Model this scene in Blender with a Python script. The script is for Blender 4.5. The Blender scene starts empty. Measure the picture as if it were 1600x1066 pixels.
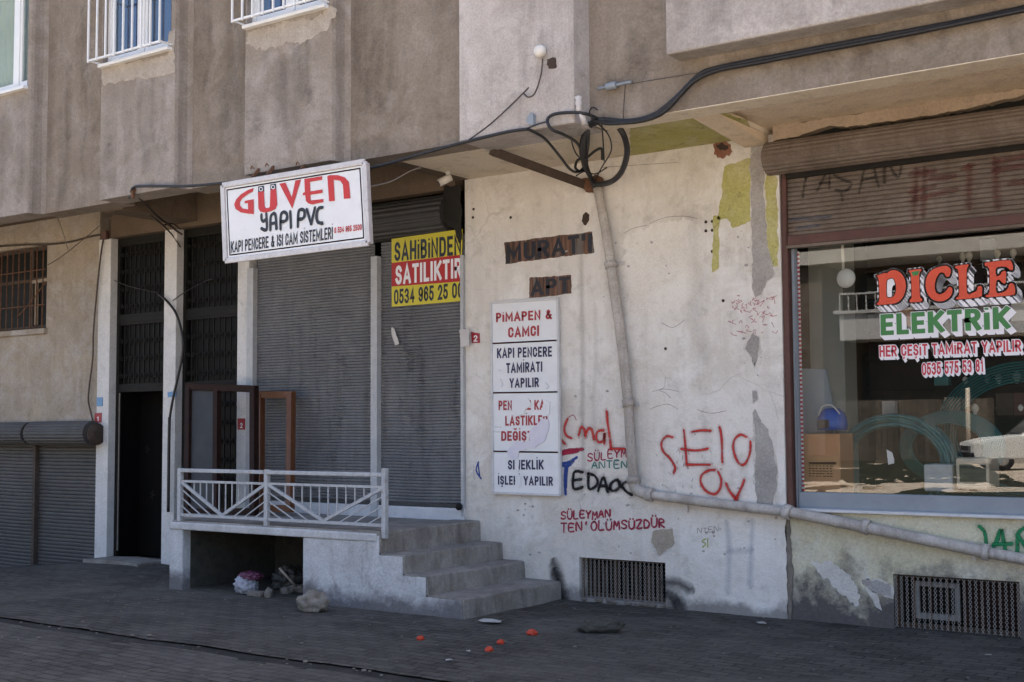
import bpy, bmesh, math, random
from mathutils import Vector, Matrix, noise
R = math.radians
rnd = random.Random(7)
scene = bpy.context.scene
COL = scene.collection

# ------------------------------------------------------------------ camera
CAM = Vector((0.0, -9.6, 1.55))
FPX, YAW, PITCH, ROLL = 1974.0, R(35.36), R(3.87), R(-0.36)
_f = Vector((-math.sin(YAW)*math.cos(PITCH), math.cos(YAW)*math.cos(PITCH), math.sin(PITCH)))
_r0 = Vector((math.cos(YAW), math.sin(YAW), 0))
_u0 = _r0.cross(_f)
_r = _r0*math.cos(ROLL) + _u0*math.sin(ROLL)
_u = _r.cross(_f)
cd = bpy.data.cameras.new('camera')
cam = bpy.data.objects.new('camera', cd); COL.objects.link(cam)
cam.matrix_world = Matrix(((_r.x, _u.x, -_f.x, CAM.x), (_r.y, _u.y, -_f.y, CAM.y), (_r.z, _u.z, -_f.z, CAM.z), (0, 0, 0, 1)))
cd.lens = FPX*36/1600; cd.sensor_width = 36; cd.clip_start = 0.1; cd.clip_end = 1000
scene.camera = cam

# ------------------------------------------------------------------ world, sun, exposure
SUN_EL, SUN_AZ = R(66), R(14)       # sun stands behind the building
world = bpy.data.worlds.new("World"); scene.world = world; world.use_nodes = True
wn = world.node_tree; bg = wn.nodes['Background']
sky = wn.nodes.new('ShaderNodeTexSky'); sky.sky_type = 'NISHITA'; sky.sun_disc = False
sky.sun_elevation = SUN_EL; sky.sun_rotation = SUN_AZ
sky.air_density = 1.0; sky.dust_density = 3.3; sky.ozone_density = 1.0
wn.links.new(sky.outputs[0], bg.inputs[0]); bg.inputs[1].default_value = 0.11
sl = bpy.data.lights.new('sun', 'SUN'); sl.energy = 4.8; sl.angle = R(0.5); sl.color = (1, 0.95, 0.87)
sun = bpy.data.objects.new('sun', sl); COL.objects.link(sun)
sdir = Vector((math.sin(SUN_AZ)*math.cos(SUN_EL), math.cos(SUN_AZ)*math.cos(SUN_EL), math.sin(SUN_EL)))
sun.rotation_euler = sdir.to_track_quat('Z', 'Y').to_euler()
scene.view_settings.view_transform = 'Standard'; scene.view_settings.look = 'None'
scene.view_settings.exposure = 2.0; scene.view_settings.gamma = 1.0
try:
    scene.cycles.max_bounces = 8; scene.cycles.transparent_max_bounces = 16
    scene.cycles.use_denoising = True
except Exception: pass

# ------------------------------------------------------------------ pixel rays onto real planes
def ray(x, y): return _f*FPX + _r*(x-800) - _u*(y-533)
def P(x, y, Y=0.0):
    d = ray(x, y); return CAM + d*((Y-CAM.y)/d.y)
def PG(x, y, Z=0.0):
    d = ray(x, y); return CAM + d*((Z-CAM.z)/d.z)

# ------------------------------------------------------------------ materials
def mat(name): 
    m = bpy.data.materials.new(name); m.use_nodes = True
    nt = m.node_tree; b = nt.nodes['Principled BSDF']
    return m, nt, b
def N(nt, t, **kw):
    n = nt.nodes.new(t)
    for k, v in kw.items(): setattr(n, k, v)
    return n
def coord(nt, scale=(1, 1, 1), loc=(0, 0, 0)):
    tc = N(nt, 'ShaderNodeTexCoord'); mp = N(nt, 'ShaderNodeMapping')
    mp.inputs['Scale'].default_value = scale; mp.inputs['Location'].default_value = loc
    nt.links.new(tc.outputs['Object'], mp.inputs['Vector']); return mp.outputs[0]
def noise_n(nt, vec, scale, detail=6, rough=0.6, dist=0.0):
    n = N(nt, 'ShaderNodeTexNoise'); n.inputs['Scale'].default_value = scale
    n.inputs['Detail'].default_value = detail; n.inputs['Roughness'].default_value = rough
    n.inputs['Distortion'].default_value = dist
    nt.links.new(vec, n.inputs['Vector']); return n.outputs['Fac']
def ramp(nt, fac, p0, p1, c0=(0, 0, 0, 1), c1=(1, 1, 1, 1)):
    r = N(nt, 'ShaderNodeValToRGB'); e = r.color_ramp.elements
    e[0].position = p0; e[1].position = p1; e[0].color = c0; e[1].color = c1
    nt.links.new(fac, r.inputs[0]); return r.outputs[0]
def mixc(nt, fac, a, b, mode='MIX'):
    m = N(nt, 'ShaderNodeMix', data_type='RGBA', blend_type=mode)
    if isinstance(fac, (int, float)): m.inputs[0].default_value = fac
    else: nt.links.new(fac, m.inputs[0])
    for s, v in ((6, a), (7, b)):
        if isinstance(v, (tuple, list)): m.inputs[s].default_value = (*v[:3], 1)
        else: nt.links.new(v, m.inputs[s])
    return m.outputs[2]
def bump(nt, b, h, strength=0.3, dist=0.01):
    n = N(nt, 'ShaderNodeBump'); n.inputs['Strength'].default_value = strength
    n.inputs['Distance'].default_value = dist
    nt.links.new(h, n.inputs['Height']); nt.links.new(n.outputs[0], b.inputs['Normal'])
def mathn(nt, op, a, b=None):
    m = N(nt, 'ShaderNodeMath', operation=op)
    for i, v in enumerate((a, b)):
        if v is None: continue
        if isinstance(v, (int, float)): m.inputs[i].default_value = v
        else: nt.links.new(v, m.inputs[i])
    return m.outputs[0]

def plaster(name, c1, c2, dark=None, light=None, streak=0.25, speck=0.5, bmp=0.35, seed=0.0, big=0.9, cracks=0.0, damp=None, rough=0.9, grain=0.4):
    """old render: broad blotches c1/c2, vertical run-off streaks, darker specks, fine grain"""
    m, nt, b = mat(name)
    v = coord(nt, loc=(seed, seed*1.7, seed*0.6))
    n1 = noise_n(nt, v, big, 8, 0.62, 0.4)
    c = mixc(nt, ramp(nt, n1, 0.36, 0.66), c1, c2)
    n2 = noise_n(nt, v, 5.5, 8, 0.7, 0.2)
    if light: c = mixc(nt, mathn(nt, 'MULTIPLY', ramp(nt, noise_n(nt, v, 2.3, 9, 0.72, 0.6), 0.48, 0.68), 0.85), c, light)
    if dark:
        c = mixc(nt, mathn(nt, 'MULTIPLY', ramp(nt, n2, 0.52, 0.76), 0.55), c, dark)
        vs = coord(nt, (7, 7, 0.45), (seed*3, 0, seed))
        c = mixc(nt, mathn(nt, 'MULTIPLY', ramp(nt, noise_n(nt, vs, 1.0, 6, 0.65), 0.5, 0.8), streak), c, dark)
        sp = noise_n(nt, v, 38, 3, 0.6)
        c = mixc(nt, mathn(nt, 'MULTIPLY', ramp(nt, sp, 0.66, 0.76), speck), c, dark)
    if cracks and dark:
        vo = N(nt, 'ShaderNodeTexVoronoi', feature='DISTANCE_TO_EDGE'); vo.inputs['Scale'].default_value = 1.1
        wv = mixc(nt, 0.12, v, N(nt, 'ShaderNodeTexNoise').outputs['Color'])
        nz = [n for n in nt.nodes if n.type == 'TEX_NOISE'][-1]; nz.inputs['Scale'].default_value = 4; nt.links.new(v, nz.inputs['Vector'])
        nt.links.new(wv, vo.inputs['Vector'])
        ck = ramp(nt, vo.outputs['Distance'], 0.0, 0.006, (1, 1, 1, 1), (0, 0, 0, 1))
        ck = mathn(nt, 'MULTIPLY', ck, ramp(nt, noise_n(nt, v, 1.3, 3), 0.55, 0.62))
        c = mixc(nt, mathn(nt, 'MULTIPLY', ck, cracks), c, dark)
    if damp:                                   # splash stain with a ragged upper edge, (colour, height)
        sx = N(nt, 'ShaderNodeSeparateXYZ'); nt.links.new(coord(nt), sx.inputs[0])
        h = mathn(nt, 'ADD', sx.outputs[2], mathn(nt, 'MULTIPLY', mathn(nt, 'SUBTRACT', noise_n(nt, v, 3.0, 8, 0.7), 0.5), damp[1]*2.6))
        c = mixc(nt, mathn(nt, 'MULTIPLY', ramp(nt, h, damp[1]*0.35, damp[1], (1, 1, 1, 1), (0, 0, 0, 1)), damp[2]), c, damp[0])
    fine = noise_n(nt, v, 55, 6, 0.75)
    c = mixc(nt, grain, c, mixc(nt, ramp(nt, fine, 0.3, 0.7), (0.25, 0.25, 0.25), (0.8, 0.8, 0.8)), 'OVERLAY')
    nt.links.new(c, b.inputs['Base Color']); b.inputs['Roughness'].default_value = rough
    b.inputs['Specular IOR Level'].default_value = 0.2
    hh = mathn(nt, 'ADD', mathn(nt, 'MULTIPLY', n2, 1.6), mathn(nt, 'MULTIPLY', fine, 0.35))
    bump(nt, b, hh, bmp, 0.02)
    return m
def paint(name, c, c2=None, rough=0.5, metal=0.0, scale=6, bmp=0.08, dirt=None, amt=0.5, spec=0.4):
    m, nt, b = mat(name)
    v = coord(nt); n1 = noise_n(nt, v, scale, 7, 0.65, 0.3)
    col = mixc(nt, ramp(nt, n1, 0.35, 0.68), c, c2 or tuple(x*0.8 for x in c))
    if dirt: col = mixc(nt, mathn(nt, 'MULTIPLY', ramp(nt, noise_n(nt, v, scale*2.7, 8, 0.7), 0.5, 0.72), amt), col, dirt)
    nt.links.new(col, b.inputs['Base Color'])
    b.inputs['Roughness'].default_value = rough; b.inputs['Metallic'].default_value = metal
    b.inputs['Specular IOR Level'].default_value = spec
    bump(nt, b, noise_n(nt, v, scale*6, 4, 0.6), bmp, 0.01)
    return m
def spray(name, c, soft=0.35, opacity=0.92):
    """spray or brush paint on a ribbon: UV.y runs across it, edges break up into the wall"""
    m, nt, b = mat(name)
    tc = N(nt, 'ShaderNodeTexCoord'); sx = N(nt, 'ShaderNodeSeparateXYZ'); nt.links.new(tc.outputs['UV'], sx.inputs[0])
    d = mathn(nt, 'ABSOLUTE', mathn(nt, 'SUBTRACT', sx.outputs[1], 0.5))
    v = coord(nt)
    d = mathn(nt, 'ADD', d, mathn(nt, 'MULTIPLY', mathn(nt, 'SUBTRACT', noise_n(nt, v, 70, 4, 0.7), 0.5), 0.35))
    a = ramp(nt, d, 0.5-soft, 0.5, (opacity,)*3+(1,), (0, 0, 0, 1))
    a = mathn(nt, 'MULTIPLY', a, ramp(nt, noise_n(nt, v, 11, 5, 0.65), 0.28, 0.5, (0.55, 0.55, 0.55, 1)))
    col = mixc(nt, noise_n(nt, v, 25, 3), c, tuple(x*0.7 for x in c))
    nt.links.new(col, b.inputs['Base Color']); b.inputs['Roughness'].default_value = 0.7
    nt.links.new(a, b.inputs['Alpha']); b.inputs['Specular IOR Level'].default_value = 0.2
    return m
def glass(name, tint=(0.9, 0.95, 0.95), ior=1.75, rough=0.0, wave=0.0):
    m, nt, b = mat(name); nt.nodes.remove(b); out = nt.nodes['Material Output']
    t = N(nt, 'ShaderNodeBsdfTransparent'); t.inputs[0].default_value = (*tint, 1)
    g = N(nt, 'ShaderNodeBsdfGlossy'); g.inputs['Roughness'].default_value = rough
    lw = N(nt, 'ShaderNodeLayerWeight'); f0 = ((ior-1)/(ior+1))**2     # Schlick, the same from both sides of a thin pane
    fac = mathn(nt, 'ADD', mathn(nt, 'MULTIPLY', mathn(nt, 'POWER', lw.outputs['Facing'], 5.0), 1-f0), f0)
    mx = N(nt, 'ShaderNodeMixShader')
    nt.links.new(fac, mx.inputs[0]); nt.links.new(t.outputs[0], mx.inputs[1]); nt.links.new(g.outputs[0], mx.inputs[2])
    nt.links.new(mx.outputs[0], out.inputs[0])
    if wave:
        bn = N(nt, 'ShaderNodeBump'); bn.inputs['Strength'].default_value = wave; bn.inputs['Distance'].default_value = 0.02
        nt.links.new(noise_n(nt, coord(nt), 1.6, 2, 0.5), bn.inputs['Height']); nt.links.new(bn.outputs[0], g.inputs['Normal'])
    return m

M = {}
M['upper'] = plaster('weathered_brown_render', (0.18, 0.148, 0.118), (0.235, 0.2, 0.168), (0.105, 0.085, 0.068), (0.285, 0.25, 0.222), 0.4, 0.45, seed=1.3, big=0.8)
M['bay'] = plaster('pale_brown_render', (0.215, 0.182, 0.152), (0.285, 0.252, 0.228), (0.125, 0.103, 0.083), (0.345, 0.315, 0.298), 0.4, 0.4, seed=4.1, big=0.8)
M['lintel_dim'] = plaster('brown_stained_render', (0.28, 0.215, 0.16), (0.34, 0.27, 0.205), (0.12, 0.09, 0.065), None, 0.2, 0.3, seed=7.1)
M['column'] = plaster('pale_grey_render', (0.34, 0.31, 0.29), (0.45, 0.42, 0.41), (0.17, 0.15, 0.14), (0.5, 0.46, 0.45), 0.6, 0.45, seed=8.2, big=1.3, bmp=0.5)
M['beam'] = plaster('grey_beam_render', (0.2, 0.17, 0.143), (0.265, 0.235, 0.21), (0.12, 0.1, 0.085), (0.38, 0.345, 0.33), 0.5, 0.3, seed=2.2, big=0.9)
M['balcony'] = plaster('pale_balcony_render', (0.28, 0.25, 0.23), (0.35, 0.325, 0.31), (0.19, 0.16, 0.14), (0.47, 0.43, 0.41), 0.5, 0.2, seed=3.2)
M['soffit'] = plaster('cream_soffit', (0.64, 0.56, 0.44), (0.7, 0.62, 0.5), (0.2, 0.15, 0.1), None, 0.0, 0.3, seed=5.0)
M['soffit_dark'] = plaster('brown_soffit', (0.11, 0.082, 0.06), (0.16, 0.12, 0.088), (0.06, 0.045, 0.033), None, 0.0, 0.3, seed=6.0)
M['lintel'] = plaster('tan_lintel_render', (0.62, 0.5, 0.37), (0.68, 0.56, 0.43), (0.16, 0.12, 0.09), None, 0.0, 0.2, seed=7.7)
M['white'] = plaster('dirty_white_wall', (0.56, 0.52, 0.47), (0.68, 0.65, 0.62), (0.3, 0.27, 0.24), (0.74, 0.72, 0.7), 0.3, 0.22, grain=0.2, seed=9.1, big=0.7, bmp=0.6, cracks=0.4, damp=((0.17, 0.155, 0.15), 0.13, 0.8))
M['yellowwall'] = plaster('pale_yellow_wall', (0.5, 0.46, 0.33), (0.56, 0.53, 0.41), (0.25, 0.22, 0.18), (0.6, 0.58, 0.52), 0.2, 0.45, seed=11.4, big=1.5, bmp=0.5, damp=((0.085, 0.075, 0.075), 0.5, 0.97))
M['sidewall'] = plaster('grey_beige_wall', (0.29, 0.25, 0.205), (0.37, 0.315, 0.25), (0.16, 0.13, 0.1), (0.4, 0.37, 0.35), 0.45, 0.3, seed=12.4)
M['terrace'] = plaster('blueish_white_painted_concrete', (0.4, 0.4, 0.405), (0.5, 0.5, 0.51), (0.2, 0.19, 0.19), (0.55, 0.55, 0.57), 0.3, 0.5, seed=13.4, big=1.6, bmp=0.6, damp=((0.12, 0.11, 0.115), 0.2, 0.9))
M['concrete'] = plaster('worn_step_concrete', (0.19, 0.172, 0.155), (0.27, 0.252, 0.235), (0.08, 0.07, 0.062), (0.33, 0.31, 0.29), 0.6, 0.6, seed=14.4, big=2.8, bmp=0.6)
M['patchcream'] = plaster('cream_repair_mortar', (0.3, 0.26, 0.21), (0.36, 0.315, 0.265), (0.2, 0.165, 0.13), None, 0.1, 0.2, seed=15)
M['patchpale'] = plaster('pale_repair_mortar', (0.31, 0.27, 0.225), (0.36, 0.32, 0.28), (0.2, 0.17, 0.14), (0.4, 0.36, 0.32), 0.3, 0.4, seed=72, big=3)
M['rim'] = plaster('chalky_broken_paint_edge', (0.5, 0.47, 0.44), (0.6, 0.57, 0.54), (0.3, 0.27, 0.25), None, 0.1, 0.6, seed=71, big=6, bmp=0.8)
M['patchgrey'] = plaster('bare_grey_mortar', (0.3, 0.28, 0.265), (0.4, 0.38, 0.365), (0.18, 0.165, 0.155), None, 0.2, 0.5, seed=16, big=3, bmp=0.8)
M['patchgreen'] = plaster('old_yellow_green_paint', (0.36, 0.335, 0.11), (0.42, 0.395, 0.16), (0.2, 0.18, 0.08), (0.5, 0.47, 0.3), 0.2, 0.5, seed=17, big=2)
def flaky(m, lo, hi, sc):
    nt = m.node_tree; nt.links.new(ramp(nt, noise_n(nt, coord(nt), sc, 8, 0.72, 0.3), lo, hi), nt.nodes['Principled BSDF'].inputs['Alpha'])
flaky(M['patchgreen'], 0.33, 0.4, 7)
M['patchwhite'] = plaster('cream_white_filler', (0.62, 0.58, 0.53), (0.7, 0.67, 0.63), (0.45, 0.41, 0.37), None, 0.1, 0.3, seed=18, big=3)
M['patchdark'] = plaster('dark_hole', (0.04, 0.03, 0.025), (0.07, 0.05, 0.04), (0.02, 0.015, 0.012), None, 0, 0.2, seed=19, big=6)
M['patchbrick'] = plaster('exposed_red_brick', (0.2, 0.09, 0.06), (0.25, 0.13, 0.09), (0.1, 0.05, 0.04), None, 0, 0.4, seed=19, big=6)
M['marble'] = plaster('white_veined_marble', (0.55, 0.54, 0.53), (0.6, 0.59, 0.59), (0.3, 0.3, 0.31), None, 0.15, 0.2, seed=20, big=4, bmp=0.1, rough=0.45)
M['shutter'] = plaster('grey_shutter_paint', (0.116, 0.12, 0.13), (0.14, 0.146, 0.158), (0.06, 0.056, 0.054), (0.17, 0.172, 0.178), 0.55, 0.25, seed=51, big=1.2, bmp=0.05, rough=0.5)
M['shutterold'] = paint('grimy_dark_shutter', (0.06, 0.057, 0.056), (0.08, 0.077, 0.077), 0.6, 0.0, 2, 0.05, (0.035, 0.032, 0.032), 0.6)
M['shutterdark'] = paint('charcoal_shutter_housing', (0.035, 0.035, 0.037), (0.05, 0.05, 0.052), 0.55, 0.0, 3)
M['shutterbrown'] = plaster('dusty_brown_shutter', (0.115, 0.088, 0.07), (0.155, 0.125, 0.103), (0.055, 0.038, 0.03), (0.185, 0.155, 0.132), 0.6, 0.4, seed=52, big=1.6, bmp=0.08, rough=0.65)
M['rustred'] = paint('red_brown_metal', (0.075, 0.03, 0.025), (0.1, 0.045, 0.035), 0.6, 0.0, 8, 0.15, (0.05, 0.03, 0.025))
M['rail_grey'] = paint('pale_grey_guide_paint', (0.36, 0.37, 0.39), (0.43, 0.44, 0.46), 0.5, 0, 6, 0.05, (0.2, 0.19, 0.18), 0.4)
M['sillwhite'] = paint('white_sill_paint', (0.5, 0.5, 0.52), (0.58, 0.58, 0.6), 0.6, 0, 5, 0.1, (0.3, 0.28, 0.27), 0.4)
M['railing'] = paint('chalky_blue_white_rail_paint', (0.34, 0.355, 0.38), (0.42, 0.44, 0.465), 0.55, 0, 9, 0.15, (0.2, 0.15, 0.12), 0.75)
M['alu'] = paint('blue_grey_aluminium', (0.2, 0.235, 0.275), (0.24, 0.275, 0.32), 0.45, 0.1, 3, 0.03, (0.15, 0.16, 0.18), 0.3)
M['pvcwhite'] = paint('white_pvc', (0.66, 0.68, 0.7), (0.72, 0.73, 0.75), 0.4, 0, 5)
M['iron'] = paint('black_wrought_iron', (0.009, 0.009, 0.008), (0.014, 0.014, 0.013), 0.6, 0.0, 12, 0.1, None, 0, 0.15)
M['darkdoor'] = paint('dark_door_glass', (0.004, 0.004, 0.004), (0.007, 0.007, 0.007), 0.45, 0, 2, 0.02, None, 0, 0.12)
M['black0'] = paint('unlit_black', (0.003, 0.003, 0.003), (0.004, 0.004, 0.004), 0.7, 0, 3, 0.0, None, 0, 0.1)
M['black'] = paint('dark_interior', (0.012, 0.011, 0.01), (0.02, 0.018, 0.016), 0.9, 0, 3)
M['wood'] = paint('orange_brown_wood', (0.1, 0.035, 0.014), (0.13, 0.05, 0.02), 0.5, 0, 12, 0.1, (0.07, 0.025, 0.01), 0.6)
M['wooddark'] = paint('dark_reddish_wood', (0.016, 0.007, 0.006), (0.026, 0.012, 0.009), 0.6, 0, 10, 0.1, None, 0, 0.12)
M['woodold'] = paint('rotten_brown_wood', (0.05, 0.035, 0.027), (0.08, 0.058, 0.045), 0.8, 0, 14, 0.3)
M['cable'] = paint('black_cable', (0.012, 0.012, 0.014), (0.022, 0.022, 0.026), 0.5, 0, 20)
M['cablegrey'] = paint('grey_wire', (0.16, 0.14, 0.125), (0.22, 0.2, 0.18), 0.7, 0, 20)
M['wire'] = paint('dusty_steel_wire', (0.22, 0.2, 0.185), (0.3, 0.28, 0.26), 0.8, 0, 20)
M['cabledust'] = paint('dusty_brown_cable', (0.05, 0.038, 0.032), (0.08, 0.06, 0.05), 0.8, 0, 20)
M['pipe'] = plaster('weathered_grey_pvc_pipe', (0.33, 0.3, 0.275), (0.43, 0.4, 0.375), (0.15, 0.12, 0.1), (0.5, 0.47, 0.45), 0.8, 0.6, seed=81, big=3, bmp=0.15, rough=0.55)
M['rust'] = paint('flaking_rust', (0.1, 0.045, 0.025), (0.17, 0.09, 0.05), 0.9, 0, 18, 0.5, (0.05, 0.02, 0.015), 0.6)
M['signwhite'] = paint('white_sign_face', (0.66, 0.67, 0.7), (0.7, 0.71, 0.74), 0.35, 0, 3, 0.02, (0.5, 0.48, 0.47), 0.25)
M['signframe'] = paint('grey_aluminium_sign_frame', (0.5, 0.48, 0.49), (0.58, 0.56, 0.57), 0.4, 0.2, 10, 0.1, (0.3, 0.26, 0.25), 0.5)
M['red'] = paint('red_lettering', (0.5, 0.03, 0.03), (0.44, 0.025, 0.028), 0.4, 0, 5, 0.02)
M['darkred'] = paint('dark_red_lettering', (0.36, 0.03, 0.045), (0.3, 0.025, 0.04), 0.45, 0, 5, 0.02)
M['ink'] = paint('near_black_lettering', (0.012, 0.014, 0.022), (0.02, 0.022, 0.03), 0.4, 0, 5, 0.02)
M['navy'] = paint('navy_lettering', (0.02, 0.022, 0.075), (0.028, 0.03, 0.09), 0.45, 0, 5, 0.02)
M['orange'] = paint('orange_red_film', (0.62, 0.075, 0.035), (0.58, 0.065, 0.03), 0.35, 0, 5, 0.01)
M['green'] = paint('green_film', (0.045, 0.2, 0.06), (0.04, 0.18, 0.055), 0.35, 0, 5, 0.01)
M['filmwhite'] = paint('white_film', (0.72, 0.71, 0.76), (0.76, 0.75, 0.8), 0.35, 0, 5, 0.01)
M['filmred'] = paint('red_film', (0.5, 0.035, 0.06), (0.46, 0.03, 0.05), 0.35, 0, 5, 0.01)
M['yellow'] = paint('yellow_banner', (0.58, 0.5, 0.035), (0.52, 0.45, 0.03), 0.5, 0, 3, 0.05)
M['bannerred'] = paint('red_banner', (0.4, 0.016, 0.018), (0.36, 0.014, 0.016), 0.5, 0, 3, 0.05)
M['paper'] = paint('torn_lilac_paper', (0.6, 0.58, 0.68), (0.66, 0.63, 0.7), 0.8, 0, 8, 0.1, (0.5, 0.48, 0.52), 0.4)
M['framegrey'] = paint('dirty_grey_frame', (0.2, 0.19, 0.18), (0.28, 0.27, 0.26), 0.8, 0, 9, 0.1, (0.1, 0.09, 0.08), 0.7)
M['papergrey'] = paint('grimy_paper', (0.45, 0.43, 0.44), (0.52, 0.5, 0.5), 0.8, 0, 8, 0.1)
M['plaquered'] = paint('red_number_plate', (0.33, 0.02, 0.035), (0.28, 0.018, 0.03), 0.4)
M['plaqueblue'] = paint('blue_number_plate', (0.12, 0.28, 0.5), (0.1, 0.24, 0.44), 0.5, 0, 20, 0.1, (0.5, 0.52, 0.55), 0.6)
M['plastic'] = paint('white_plastic', (0.6, 0.58, 0.55), (0.66, 0.64, 0.6), 0.4, 0, 8, 0.03, (0.4, 0.37, 0.33), 0.4)
M['cardboard'] = paint('brown_cardboard', (0.42, 0.2, 0.095), (0.47, 0.24, 0.12), 0.8, 0, 3, 0.05)
M['bluetool'] = paint('blue_plastic', (0.02, 0.08, 0.35), (0.03, 0.1, 0.4), 0.25, 0, 3, 0.01)
M['hose'] = paint('teal_green_hose', (0.012, 0.11, 0.125), (0.02, 0.15, 0.165), 0.35, 0, 6, 0.02)
M['panelgrey'] = paint('pale_green_grey_panel', (0.22, 0.225, 0.205), (0.26, 0.265, 0.245), 0.6, 0, 1.5, 0.02)
M['panelblue'] = paint('blue_grey_board', (0.3, 0.36, 0.42), (0.33, 0.39, 0.45), 0.5, 0, 1.5, 0.02)
M['beige'] = paint('yellowed_beige_plastic', (0.5, 0.4, 0.3), (0.55, 0.46, 0.36), 0.4, 0, 4, 0.02)
M['bag'] = paint('white_plastic_bag', (0.28, 0.28, 0.33), (0.38, 0.38, 0.43), 0.35, 0, 10, 0.5)
M['bagpink'] = paint('magenta_plastic_bag', (0.1, 0.022, 0.05), (0.15, 0.045, 0.09), 0.35, 0, 12, 0.5)
M['bagblack'] = paint('dusty_black_bag', (0.03, 0.028, 0.026), (0.05, 0.045, 0.04), 0.45, 0, 10, 0.6)
M['rock'] = plaster('grey_brown_rock', (0.17, 0.15, 0.12), (0.26, 0.23, 0.2), (0.09, 0.08, 0.07), None, 0, 0.5, seed=3, big=6, bmp=1.0)
M['tile'] = plaster('broken_mortar', (0.15, 0.13, 0.11), (0.22, 0.19, 0.17), (0.08, 0.07, 0.06), None, 0, 0.5, seed=23, big=8, bmp=1.0)
M['log'] = plaster('dark_concrete_and_hollow_shade', (0.05, 0.048, 0.042), (0.075, 0.07, 0.06), (0.03, 0.028, 0.024), None, 0, 0.5, seed=24, big=8, bmp=1.0)  # kerb chunk colour, also stands in for shade inside the hollow
M['tomato'] = paint('crushed_red_tomato', (0.55, 0.055, 0.02), (0.45, 0.04, 0.015), 0.3, 0, 30, 0.3)
M['litter'] = paint('pale_litter', (0.4, 0.39, 0.38), (0.3, 0.29, 0.28), 0.8, 0, 30)
M['curtain'] = paint('cream_curtain', (0.5, 0.48, 0.36), (0.58, 0.56, 0.46), 0.9, 0, 2, 0.1)
M['drape'] = paint('dull_blue_blind', (0.04, 0.085, 0.2), (0.06, 0.11, 0.25), 0.9, 0, 2, 0.1)
M['carwhite'] = paint('white_car_paint', (0.7, 0.69, 0.65), (0.74, 0.73, 0.7), 0.3, 0, 1, 0.0, None, 0, 0.6)
M['tyre'] = paint('black_rubber', (0.02, 0.02, 0.02), (0.03, 0.03, 0.03), 0.8)
M['carglass'] = paint('dark_car_glass', (0.02, 0.03, 0.03), (0.03, 0.04, 0.04), 0.08)
M['hub'] = paint('steel_hubcap', (0.35, 0.35, 0.35), (0.45, 0.45, 0.45), 0.35, 0.5)
M['farwall'] = plaster('sunlit_cream_facade', (0.5, 0.46, 0.4), (0.56, 0.52, 0.46), (0.35, 0.32, 0.28), None, 0.2, 0.1, seed=31, big=0.5, bmp=0.1)
M['farcon'] = plaster('sunlit_concrete_balcony', (0.4, 0.39, 0.38), (0.5, 0.48, 0.46), (0.25, 0.24, 0.23), None, 0.4, 0.1, seed=32, big=0.5, bmp=0.1)
M['farback'] = plaster('shade_brown_wall', (0.1, 0.075, 0.055), (0.15, 0.115, 0.085), (0.05, 0.04, 0.03), (0.2, 0.17, 0.14), 0.3, 0.2, seed=35, big=0.6, bmp=0.1)  # dark tone paints in the deep shade of the openings
M['farbrick'] = paint('hollow_brick_infill', (0.2, 0.12, 0.085), (0.26, 0.16, 0.11), 0.9, 0, 2)
M['fardark'] = paint('deep_opening', (0.02, 0.03, 0.025), (0.035, 0.045, 0.04), 0.4, 0, 0.7)
M['dullglass'] = paint('dusty_dull_glass', (0.05, 0.053, 0.058), (0.035, 0.037, 0.041), 0.6, 0, 2, 0.02, None, 0, 0.2)
M['glass'] = glass('shop_glass', (0.93, 0.94, 0.93), 1.72, 0.0, 0.012)
M['glassclear'] = glass('clear_window_glass', (0.85, 0.9, 0.9), 1.3)
M['glassup'] = glass('window_glass', (0.7, 0.78, 0.85), 2.0)
M['sp_red'] = spray('red_spray', (0.55, 0.035, 0.03))
M['sp_black'] = spray('black_spray', (0.012, 0.012, 0.015), 0.25)
M['sp_blue'] = spray('blue_marker', (0.03, 0.07, 0.3), 0.2)
M['sp_dkred'] = spray('crimson_marker', (0.35, 0.02, 0.06), 0.2)
M['sp_green'] = spray('green_spray', (0.02, 0.22, 0.09), 0.25)
M['sp_teal'] = spray('teal_marker', (0.03, 0.2, 0.17), 0.2)
M['sp_pale'] = spray('pale_blue_rubbed_paint', (0.45, 0.49, 0.6), 0.5, 0.28)
M['sp_pink'] = spray('faint_pink_scribble', (0.6, 0.2, 0.25), 0.35, 0.7)
M['sp_lime'] = spray('lime_spray', (0.35, 0.42, 0.05), 0.25)
M['sp_grey'] = spray('grey_pencil', (0.3, 0.28, 0.29), 0.35, 0.7)
M['mi_red'] = spray('red_overspray', (0.55, 0.05, 0.04), 0.5, 0.22)
M['mi_black'] = spray('black_overspray', (0.02, 0.02, 0.02), 0.5, 0.25)
M['mi_green'] = spray('green_overspray', (0.03, 0.25, 0.1), 0.5, 0.2)
M['sp_drip'] = spray('dark_run_off', (0.09, 0.072, 0.057), 0.5, 0.11)
M['sp_lightrun'] = spray('lime_run_off', (0.42, 0.39, 0.36), 0.5, 0.13)
M['sp_rustrun'] = spray('rusty_grime_run', (0.06, 0.048, 0.04), 0.5, 0.11)
M['sp_soot'] = spray('soot_smear', (0.02, 0.018, 0.02), 0.5, 0.62)
M['sp_stencil'] = spray('dark_brown_stencil', (0.03, 0.016, 0.01), 0.1)
M['sp_redold'] = spray('worn_red_paint', (0.13, 0.035, 0.03), 0.5, 0.5)
M['sp_blackold'] = spray('worn_black_paint', (0.035, 0.026, 0.023), 0.5, 0.75)
M['sp_blueold'] = spray('worn_blue_paint', (0.07, 0.1, 0.17), 0.5, 0.4)

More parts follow.
